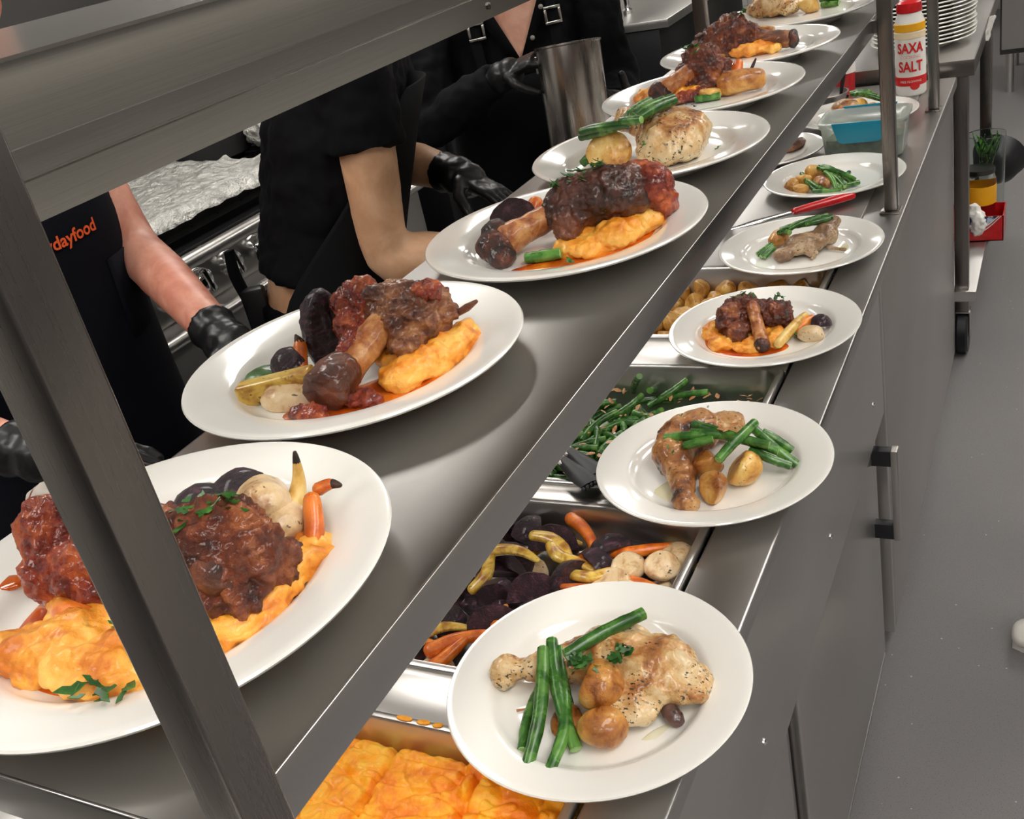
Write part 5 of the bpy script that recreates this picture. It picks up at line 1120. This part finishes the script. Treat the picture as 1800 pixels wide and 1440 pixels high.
def person(label, J, side, face, skin, shirt, sleeve, trouser, hair='hair_dark', glove=True, shoe='black_plastic', bodyr=1.0, waist_gap=0.0, handspec=None):
    """J: world positions of the joints. one continuous body mesh; clothes, hair, gloves and shoes are its children"""
    o0 = Vector((J['pel'].x, J['pel'].y, 0))
    e = empty('person', o0, label, 'person')
    L = {k: v - o0 for k, v in J.items()}; side = Vector(side).normalized(); face = Vector(face).normalized(); up = Vector((0, 0, 1))
    sd = tuple(side); b = bodyr
    ch = L['chest']; pel = L['pel']; sc = L['sh']; nk = L['neck']; hd = L['head']
    tor = [pel - up*.10, pel, pel.lerp(ch, .5), ch, sc, sc.lerp(nk, .45)]
    tr_ = [(.165*b, .115*b), (.172*b, .122*b), (.150*b, .108*b), (.168*b, .122*b), (.165*b, .085*b), (.075, .06)]
    G = [sloft(tor, tr_, 4, 24, side=sd), sloft([sc.lerp(nk, .2), nk, hd - up*.05], [.062, .056, .055], 3, 16),
         ell(hd, (.074, .092, .112), (0, 0, math.atan2(face.y, face.x) - PI/2), 24, 16), ell(hd + face*.045 - up*.062, (.05, .05, .045), (0, 0, math.atan2(face.y, face.x)-PI/2)),
         ell(hd + face*.098 - up*.012, (.013, .018, .020), (0, 0, math.atan2(face.y, face.x)-PI/2))]
    for s in (-1, 1): G.append(ell(hd + side*.076*s - up*.005, (.010, .018, .030), (0, 0, math.atan2(face.y, face.x)-PI/2)))
    for s in 'LR':
        a, m, w = L['sh'+s], L['el'+s], L['wr'+s]
        G.append(sloft([sc.lerp(a, .6), a, a.lerp(m, .5), m, m.lerp(w, .35), w], [.055, .054, .048, .040, .041, .029], 4, 16, round_ends=True))
        hs = (handspec or {}).get(s) or ((w-m), (0, 0, -1), .5)
        G.append(loft([w, w + Vector(hs[0]).normalized()*.025, w + Vector(hs[0]).normalized()*.07], [.026, .015, .007], 12, round_ends=True) if glove else merge(*hand_geo(w, hs[0], hs[1], hs[2])))
        h, k_, f_ = L['hip'+s], L['kn'+s], L['an'+s]
        G.append(sloft([h + up*.02, h.lerp(k_, .4), k_, k_.lerp(f_, .35), f_], [.085, .075, .055, .052, .038], 4, 16, round_ends=True))
        G.append(loft([f_ - up*.02 - face*.02, f_ - up*.045 + face*.08, f_ - up*.055 + face*.15], [(.038, .032), (.040, .026), (.034, .016)], 12, round_ends=True))
    organic('body', G, skin, e, .0075, ((60, .0008),), 5)
    hr = organic('hair', [ell(hd - face*.012 + up*.022, (.084, .098, .104), (0, 0, math.atan2(face.y, face.x)-PI/2)), ell(hd - face*.06 - up*.03, (.07, .05, .07), (0, 0, math.atan2(face.y, face.x)-PI/2))], hair, e, .006, ((70, .003),), 1, fn=lambda p: -.05 if (p-hd).dot(face) > .052 and (p-hd).z < .058 else 0)
    for s in (-1, 1):
        ey = obj('eye', ell(hd + face*.076 + side*.031*s + up*.010, (.013, .013, .011)), 'eye_white', e, smooth=60); obj('iris', ell(hd + face*.0855 + side*.031*s + up*.010, (.0052, .0052, .0052)), 'iris_brown', ey, smooth=60)
        obj('eyebrow', loft([hd + face*.090 + side*s*.014 + up*.030, hd + face*.089 + side*s*.030 + up*.034, hd + face*.080 + side*s*.046 + up*.028], [.003, .0038, .002], 8), hair, e, smooth=60)
    obj('mouth', loft([hd + face*.086 - side*.024 - up*.052, hd + face*.0945 - up*.050, hd + face*.086 + side*.024 - up*.052], [(.002, .003), (.004, .0065), (.002, .003)], 10), 'lip', e, smooth=60)
    # shirt
    hem = pel.lerp(ch, .10 + waist_gap) if waist_gap else pel - up*.02
    st = [hem, hem.lerp(ch, .4), ch, sc, sc.lerp(nk, .30)]; r0 = .022
    S = [sloft(st, [(.172*b+r0, .120*b+r0), (.158*b+r0, .112*b+r0), (.172*b+r0*.8, .126*b+r0*.8), (.166*b+r0*.5, .090*b+r0*.5), (.098, .078)], 4, 24, side=sd)]
    for s in 'LR':
        a, m, w = L['sh'+s], L['el'+s], L['wr'+s]
        if sleeve == 'short':
            t_ = .44; S.append(sloft([sc.lerp(a, .5), a + up*.006, a.lerp(m, t_*.6), a.lerp(m, t_)], [.070, .069, .068, .070], 4, 18))
        else:
            S.append(sloft([sc.lerp(a, .5), a + up*.006, a.lerp(m, .5), m, m.lerp(w, .4), m.lerp(w, .92)], [.068, .066, .060, .054, .052, .040], 4, 18))
    organic('shirt', S, shirt, e, .0075, ((9, .010), (26, .006), (70, .002)), 2, off=J['pel'].y*3)
    # trousers
    T = [sloft([pel + up*(.06 if not waist_gap else .045), pel - up*.04, pel - up*.14], [(.178*b, .126*b), (.186*b, .134*b), (.17*b, .125*b)], 4, 24, side=sd)]
    for s in 'LR':
        h, k_, f_ = L['hip'+s], L['kn'+s], L['an'+s]
        T.append(sloft([h + up*.03, h.lerp(k_, .4), k_, k_.lerp(f_, .5), f_ + up*.02], [.094, .088, .070, .066, .062], 4, 18))
    organic('trousers', T, trouser, e, .009, ((10, .008), (30, .004)), 2)
    for s in 'LR':
        f_ = L['an'+s]; g0 = Vector((f_.x, f_.y, 0))
        sh = organic('shoe', [loft([g0 - face*.07 + up*.045, g0 - face*.02 + up*.055, g0 + face*.08 + up*.042, g0 + face*.165 + up*.030], [(.036, .040), (.040, .050), (.046, .036), (.038, .024)], 16, round_ends=True, side=sd), sloft([g0 + up*.05, g0 + up*.12], [.046, .048], 3, 14)], shoe, e, .005, ((60, .001),), 2, floor=.012)
        obj('sole', loops([([tuple((g0 + face*x + side*y)[:2]) for x, y in pts_], z) for z in (.0, .022) for pts_ in [[(-.11+.29*t/14, .046*math.sin(PI*(t+.6)/15.2)**.5) for t in range(15)] + [(.18-.29*t/14, -.046*math.sin(PI*(14-t+.6)/15.2)**.5) for t in range(15)]]]) , 'white_plastic' if shoe != 'black_plastic' else 'black_plastic', sh, smooth=40)
    if glove:
        for s in 'LR':
            m, w = L['el'+s], L['wr'+s]
            hs = (handspec or {}).get(s) or ((w-m), (0, 0, -1), .5)
            dd = (w-m).normalized()
            g = hand_geo(w, hs[0], hs[1], hs[2]) + [ell(w, (.036, .036, .036)), ell(w + Vector(hs[0]).normalized()*.022, (.034, .034, .034)), loft([w - dd*.045, w - dd*.02, w + dd*.012], [.0385, .0335, .031], 16)]
            organic('glove', g, 'glove_black', e, .0034, ((30, .0018), (90, .0010)), 2)
    return e, o0, L
def shell(e, rows, side, face, mat, name, thick=.004, n=20):
    """apron cloth: rows of (centre, half width, half depth, half angle in degrees)"""
    side = Vector(side).normalized(); face = Vector(face).normalized(); V, F = [], []
    for c, a, b, h in rows:
        for i in range(n+1):
            t_ = math.radians(-h + 2*h*i/n)
            p = Vector(c) + side*a*math.sin(t_) + face*b*math.cos(t_)
            p += face*.006*noise.noise(p*9)
            V.append(tuple(p))
    for j in range(len(rows)-1):
        for i in range(n): q = j*(n+1)+i; F.append((q, q+1, q+n+2, q+n+1))
    o = obj(name, (V, F), mat, e, smooth=180)
    md = o.modifiers.new('s', 'SUBSURF'); md.levels = md.render_levels = 1
    md = o.modifiers.new('t', 'SOLIDIFY'); md.thickness = thick; return o
def legs(pel, side, face, sp=.10, bend=.0):
    pel = Vector(pel); side = Vector(side); face = Vector(face); J = {}
    for s, k in (('L', 1), ('R', -1)):
        h = pel + side*sp*k - Vector((0, 0, .08)); J['hip'+s] = h
        J['kn'+s] = Vector((h.x, h.y, .50)) + face*.03 + side*.01*k; J['an'+s] = Vector((h.x, h.y, .075)) - face*.02 + side*.015*k
    return J
# ---- cook behind the leaning post (navy apron with orange lettering)
face = Vector((1, 0, 0)); side = Vector((0, 1, 0))
J = dict(pel=Vector((-1.50, 1.02, .97)), chest=Vector((-1.475, 1.02, 1.28)), sh=Vector((-1.46, 1.02, 1.46)), neck=Vector((-1.43, 1.02, 1.56)), head=Vector((-1.38, 1.02, 1.69)),
    shL=Vector((-1.50, 1.225, 1.44)), elL=Vector((-1.37, 1.175, 1.225)), wrL=Vector((-1.095, 1.035, 1.115)), shR=Vector((-1.44, .83, 1.44)), elR=Vector((-1.37, .69, 1.165)), wrR=Vector((-1.135, .712, 1.112)))
J.update(legs(J['pel'], side, face))
eA, oA, LA = person('cook in a navy apron with orange lettering, arms bare, black gloves', J, side, face, 'skin_pink', 'cloth_navy', 'short', 'cloth_navy', handspec={'L': ((.09, -.03, -.02), (0, 0, -1), .4), 'R': ((.19, .095, -.05), (.1, 0, -1), .3)})
pa, ca = LA['pel'], LA['chest']; up = Vector((0, 0, 1))
def brow(z): return Vector((pa.x + (ca.x-pa.x)*(z-pa.z)/(ca.z-pa.z), pa.y, z))
rowsA = [(brow(1.40), .19, .140, 44), (brow(1.33), .196, .150, 70), (brow(1.25), .202, .155, 92), (brow(1.12), .202, .156, 98), (brow(1.0), .21, .165, 96), (brow(.85), .225, .175, 98), (brow(.70), .24, .185, 98), (brow(.55), .25, .19, 98)]
apA = shell(eA, rowsA, side, face, 'cloth_navy', 'apron')
def on_apron(dy, z, d):
    a, b = .192, .151; c = brow(z); yy = max(-.99, min(.99, dy/a)); return (c.x + b*math.sqrt(1-yy*yy) + d, c.y + dy, z)
g = text_geo('everydayfood', .0275, .0, Matrix.Identity(4), .0006)
obj('lettering', ([on_apron(-.022 + x, 1.293 + y + .03*(x), .0135) for x, y, z in g[0]], g[1]), 'orange_print', apA, smooth=0)
q0 = [on_apron(.055 + .10*i/8, 1.235, .009) for i in range(9)] + [on_apron(.055 + .10*i/8, 1.10, .010) for i in range(9)]
o = obj('pocket', (q0, [(i, i+1, 10+i, 9+i) for i in range(8)]), 'cloth_navy', apA); md = o.modifiers.new('t', 'SOLIDIFY'); md.thickness = .004
# ---- tea towel by the cook's hands
tag(organic('tea_towel', [sloft([(-1.03, .60, 1.02), (-1.035, .615, 1.07), (-1.02, .635, 1.105), (-1.0, .65, 1.08), (-.99, .65, 1.02)], [.022, .026, .028, .024, .02], 4, 12, round_ends=True), ell((-1.02, .62, .99), (.05, .05, .07)), ell((-1.02, .62, .935), (.07, .07, .034))], 'white_plastic', voxel=.004, disp=((30, .006), (90, .003)), sm=1, floor=CZ+.001), 'crumpled white tea towel with faint red stripe on the worktop edge', 'towel')
t = NT('towel_cloth').s(Roughness=.9); wv = t.noise(30, 2); st_ = t.n('ShaderNodeTexWave'); st_.inputs['Scale'].default_value = 9; st_.inputs['Distortion'].default_value = 3; t.l(t.vec((1, 1, 1)), st_.inputs['Vector'])
t.color(t.mix(t.ramp(st_.outputs['Fac'], [(.93, (0, 0, 0)), (.97, (1, 1, 1))]), t.mix(wv, rgb(168, 158, 148), rgb(206, 198, 188)), rgb(120, 58, 58))); t.bump(t.noise(300, 2), .5, .001)
bpy.data.objects['tea_towel'].data.materials[0] = MATS['towel_cloth']
# ---- cook in the black T-shirt, seen from the side
face = Vector((.86, .51, 0)).normalized(); side = Vector((-face.y, face.x, 0))
J = dict(pel=Vector((-1.225, 1.425, 1.0)), chest=Vector((-1.155, 1.50, 1.29)), sh=Vector((-1.09, 1.55, 1.45)), neck=Vector((-1.03, 1.585, 1.54)), head=Vector((-.96, 1.62, 1.66)),
    shR=Vector((-1.02, 1.415, 1.43)), elR=Vector((-1.015, 1.375, 1.11)), wrR=Vector((-.885, 1.475, 1.075)), shL=Vector((-1.17, 1.70, 1.43)), elL=Vector((-1.15, 1.67, 1.20)), wrL=Vector((-.975, 1.588, 1.178)))
J.update(legs(J['pel'], side, face))
eB, oB, LB = person('cook in a black T-shirt and waist apron, bent arm bare, black gloves', J, side, face, 'skin_tan', 'cloth_black', 'short', 'cloth_black', waist_gap=.12, bodyr=.88, handspec={'R': ((.08, .03, -.02), (0, 0, -1), .5), 'L': ((.115, -.02, -.045), (.0, -.3, -1), .5)})
pb, cb_ = LB['pel'], LB['chest']
def browB(z): return pb + (cb_-pb)*((z-pb.z)/(cb_.z-pb.z)) if z > pb.z else Vector((pb.x, pb.y, z))
apB = shell(eB, [(browB(1.36)+face*.02, .17, .135, 40), (browB(1.25), .18, .150, 62), (browB(1.13), .178, .145, 98), (browB(1.08), .182, .145, 112), (browB(1.0), .19, .15, 116), (browB(.85), .20, .16, 118), (browB(.70), .215, .17, 118), (browB(.55), .225, .18, 118)], side, face, 'cloth_charcoal', 'apron')
pp = browB(1.06) - face*.13 - side*.06
obj('belt_pouch', xf(box(-.022, .022, -.014, .014, -.10, .02), Matrix.Translation(pp) @ Matrix.Rotation(math.atan2(face.y, face.x), 4, 'Z')), 'black_plastic', eB, bevel=.006)
obj('apron_tie', sloft([pp + Vector((0, 0, .0)) - face*.012, pp + Vector((0, 0, .05)) - face*.02, pp + Vector((0, 0, .095)) - face*.016], [(.014, .004), (.015, .004), (.013, .004)], 4, 8), 'cloth_black', eB, smooth=60)
# ---- cook with the tall pot
face = Vector((.52, -.85, 0)).normalized(); side = Vector((-face.y, face.x, 0))
J = dict(pel=Vector((-1.300, 2.522, 0.950)), chest=Vector((-1.270, 2.477, 1.240)), sh=Vector((-1.245, 2.447, 1.385)), neck=Vector((-1.220, 2.422, 1.470)), head=Vector((-1.190, 2.372, 1.600)),
    shR=Vector((-1.415, 2.347, 1.370)), elR=Vector((-1.395, 2.187, 1.130)), wrR=Vector((-1.160, 2.177, 1.235)), shL=Vector((-1.075, 2.547, 1.370)), elL=Vector((-1.010, 2.492, 1.120)), wrL=Vector((-0.955, 2.322, 1.110)))
J.update(legs(J['pel'], side, face))
eC, oC, LC = person('cook in a black shirt and apron straps, holding a tall steel pot', J, side, face, 'skin_fair', 'cloth_black', 'long', 'cloth_black', bodyr=.98, handspec={'R': ((.10, .01, .035), (.2, .2, -1), .95), 'L': ((-.01, -.10, .05), (0, .4, 1), .5)})
pc, cc_ = LC['pel'], LC['chest']
def browC(z): return pc + (cc_-pc)*((z-pc.z)/(cc_.z-pc.z)) if z > pc.z else Vector((pc.x, pc.y, z))
shell(eC, [(browC(1.20), .182, .152, 62), (browC(1.12), .19, .156, 84), (browC(1.0), .20, .162, 96), (browC(.85), .215, .172, 98), (browC(.70), .23, .18, 98), (browC(.55), .24, .185, 98)], side, face, 'cloth_charcoal', 'apron')
# open collar: skin of the chest in a V, lapels and buttons on the shirt
nb = LC['sh'].lerp(LC['neck'], .25) + face*.083
vb = LC['chest'] + face*.145 + Vector((0, 0, .005))
def col_pt(t, s, d=0): return nb.lerp(vb, t) + side*(s*.075*(1-t)) + face*(d + .018*(1-abs(s))*(1-t) + .016)
NV = 8; V = [tuple(col_pt(j/NV, -1 + 2*i/6)) for j in range(NV+1) for i in range(7)]
o = obj('neckline_skin', (V, [(j*7+i, j*7+i+1, (j+1)*7+i+1, (j+1)*7+i) for j in range(NV) for i in range(6)]), 'skin_fair', eC, smooth=180); md = o.modifiers.new('t', 'SOLIDIFY'); md.thickness = .006
for s in (-1, 1):
    P = [col_pt(t, s, .004) for t in (0, .25, .5, .75, 1.0)]; Q = [p + side*s*.04*(1-.5*t) - face*.012 for p, t in zip(P, (0, .25, .5, .75, 1))]
    o = obj('lapel', ([tuple(p) for p in P+Q], [(i, i+1, 6+i, 5+i) for i in range(4)]), 'cloth_black', eC, smooth=60); md = o.modifiers.new('t', 'SOLIDIFY'); md.thickness = .006
    st_p = [LC['sh'] + side*.085*s + face*.105 + Vector((0, 0, .03)), LC['chest'] + side*.098*s + face*.146 + Vector((0, 0, .05)), browC(1.18) + side*.085*s + face*.150]
    sp_ = obj('apron_strap', sloft(st_p, [(.013, .003)]*3, 4, 8, side=tuple(side)), 'cloth_charcoal', eC, smooth=60)
    bk_c = st_p[0].lerp(st_p[1], .72) + face*.010
    R_ = Matrix.Translation(bk_c) @ Matrix((side, Vector((0, 0, 1)), side.cross(Vector((0, 0, 1))))).transposed().to_4x4()
    obj('buckle', xf(merge(box(-.021, .021, -.021, -.014, -.003, .003), box(-.021, .021, .014, .021, -.003, .003), box(-.021, -.014, -.014, .014, -.003, .003), box(.014, .021, -.014, .014, -.003, .003)), R_), 'buckle', sp_, bevel=.0015)
for t_ in (.35, .75):
    obj('button', ell(col_pt(t_, 1, .012) + side*.016, (.006, .006, .006), nu=10, nv=8), 'button', eC, smooth=60)
# tall pot held by its side handle
pt = empty('tall_steel_pot', (-.985, 2.165, 1.06), 'tall brushed steel pot held up by the cook with apron straps', 'pot')
ax = Vector((-.01, .035, .21)).normalized(); xa = Vector((.97, .16, 0)); xa = (xa - ax*xa.dot(ax)).normalized(); pt.rotation_euler = Matrix((xa, ax.cross(xa), ax)).transposed().to_euler()
obj('pot_body', lathe([(.0001, .0), (.068, .0), (.072, .005), (.073, .222), (.0755, .224), (.0755, .2275), (.072, .228), (.071, .224), (.070, .008), (.0001, .005)], 56), 'steel_pot', pt, smooth=40)
obj('handle', sloft([(-.071, .0, .195), (-.10, -.002, .198), (-.15, -.006, .190), (-.185, -.008, .182)], [(.012, .004), (.010, .004), (.011, .004), (.012, .004)], 4, 10), 'steel_pan', pt, smooth=60)
obj('handle_plate', box(-.0765, -.0715, -.014, .014, .175, .212), 'steel_pan', pt, bevel=.001)
# ---- person in the aisle, only a sneaker tip shows
face = Vector((-1, .05, 0)).normalized(); side = Vector((-face.y, face.x, 0))
J = dict(pel=Vector((.20, 1.97, .95)), chest=Vector((.21, 1.97, 1.25)), sh=Vector((.21, 1.97, 1.43)), neck=Vector((.20, 1.97, 1.52)), head=Vector((.19, 1.97, 1.65)),
    shL=Vector((.21, 1.78, 1.41)), elL=Vector((.23, 1.74, 1.13)), wrL=Vector((.13, 1.78, .92)), shR=Vector((.21, 2.16, 1.41)), elR=Vector((.23, 2.20, 1.13)), wrR=Vector((.13, 2.16, .92)))
J.update(legs(J['pel'], side, face))
J['anL'] = Vector((.115, 1.868, .075)); J['knL'] = Vector((.14, 1.87, .50))
person('person in dark clothes and off-white canvas sneakers standing in the aisle', J, side, face, 'skin_fair', 'cloth_charcoal', 'long', 'cloth_black', glove=False, shoe='white_plastic')
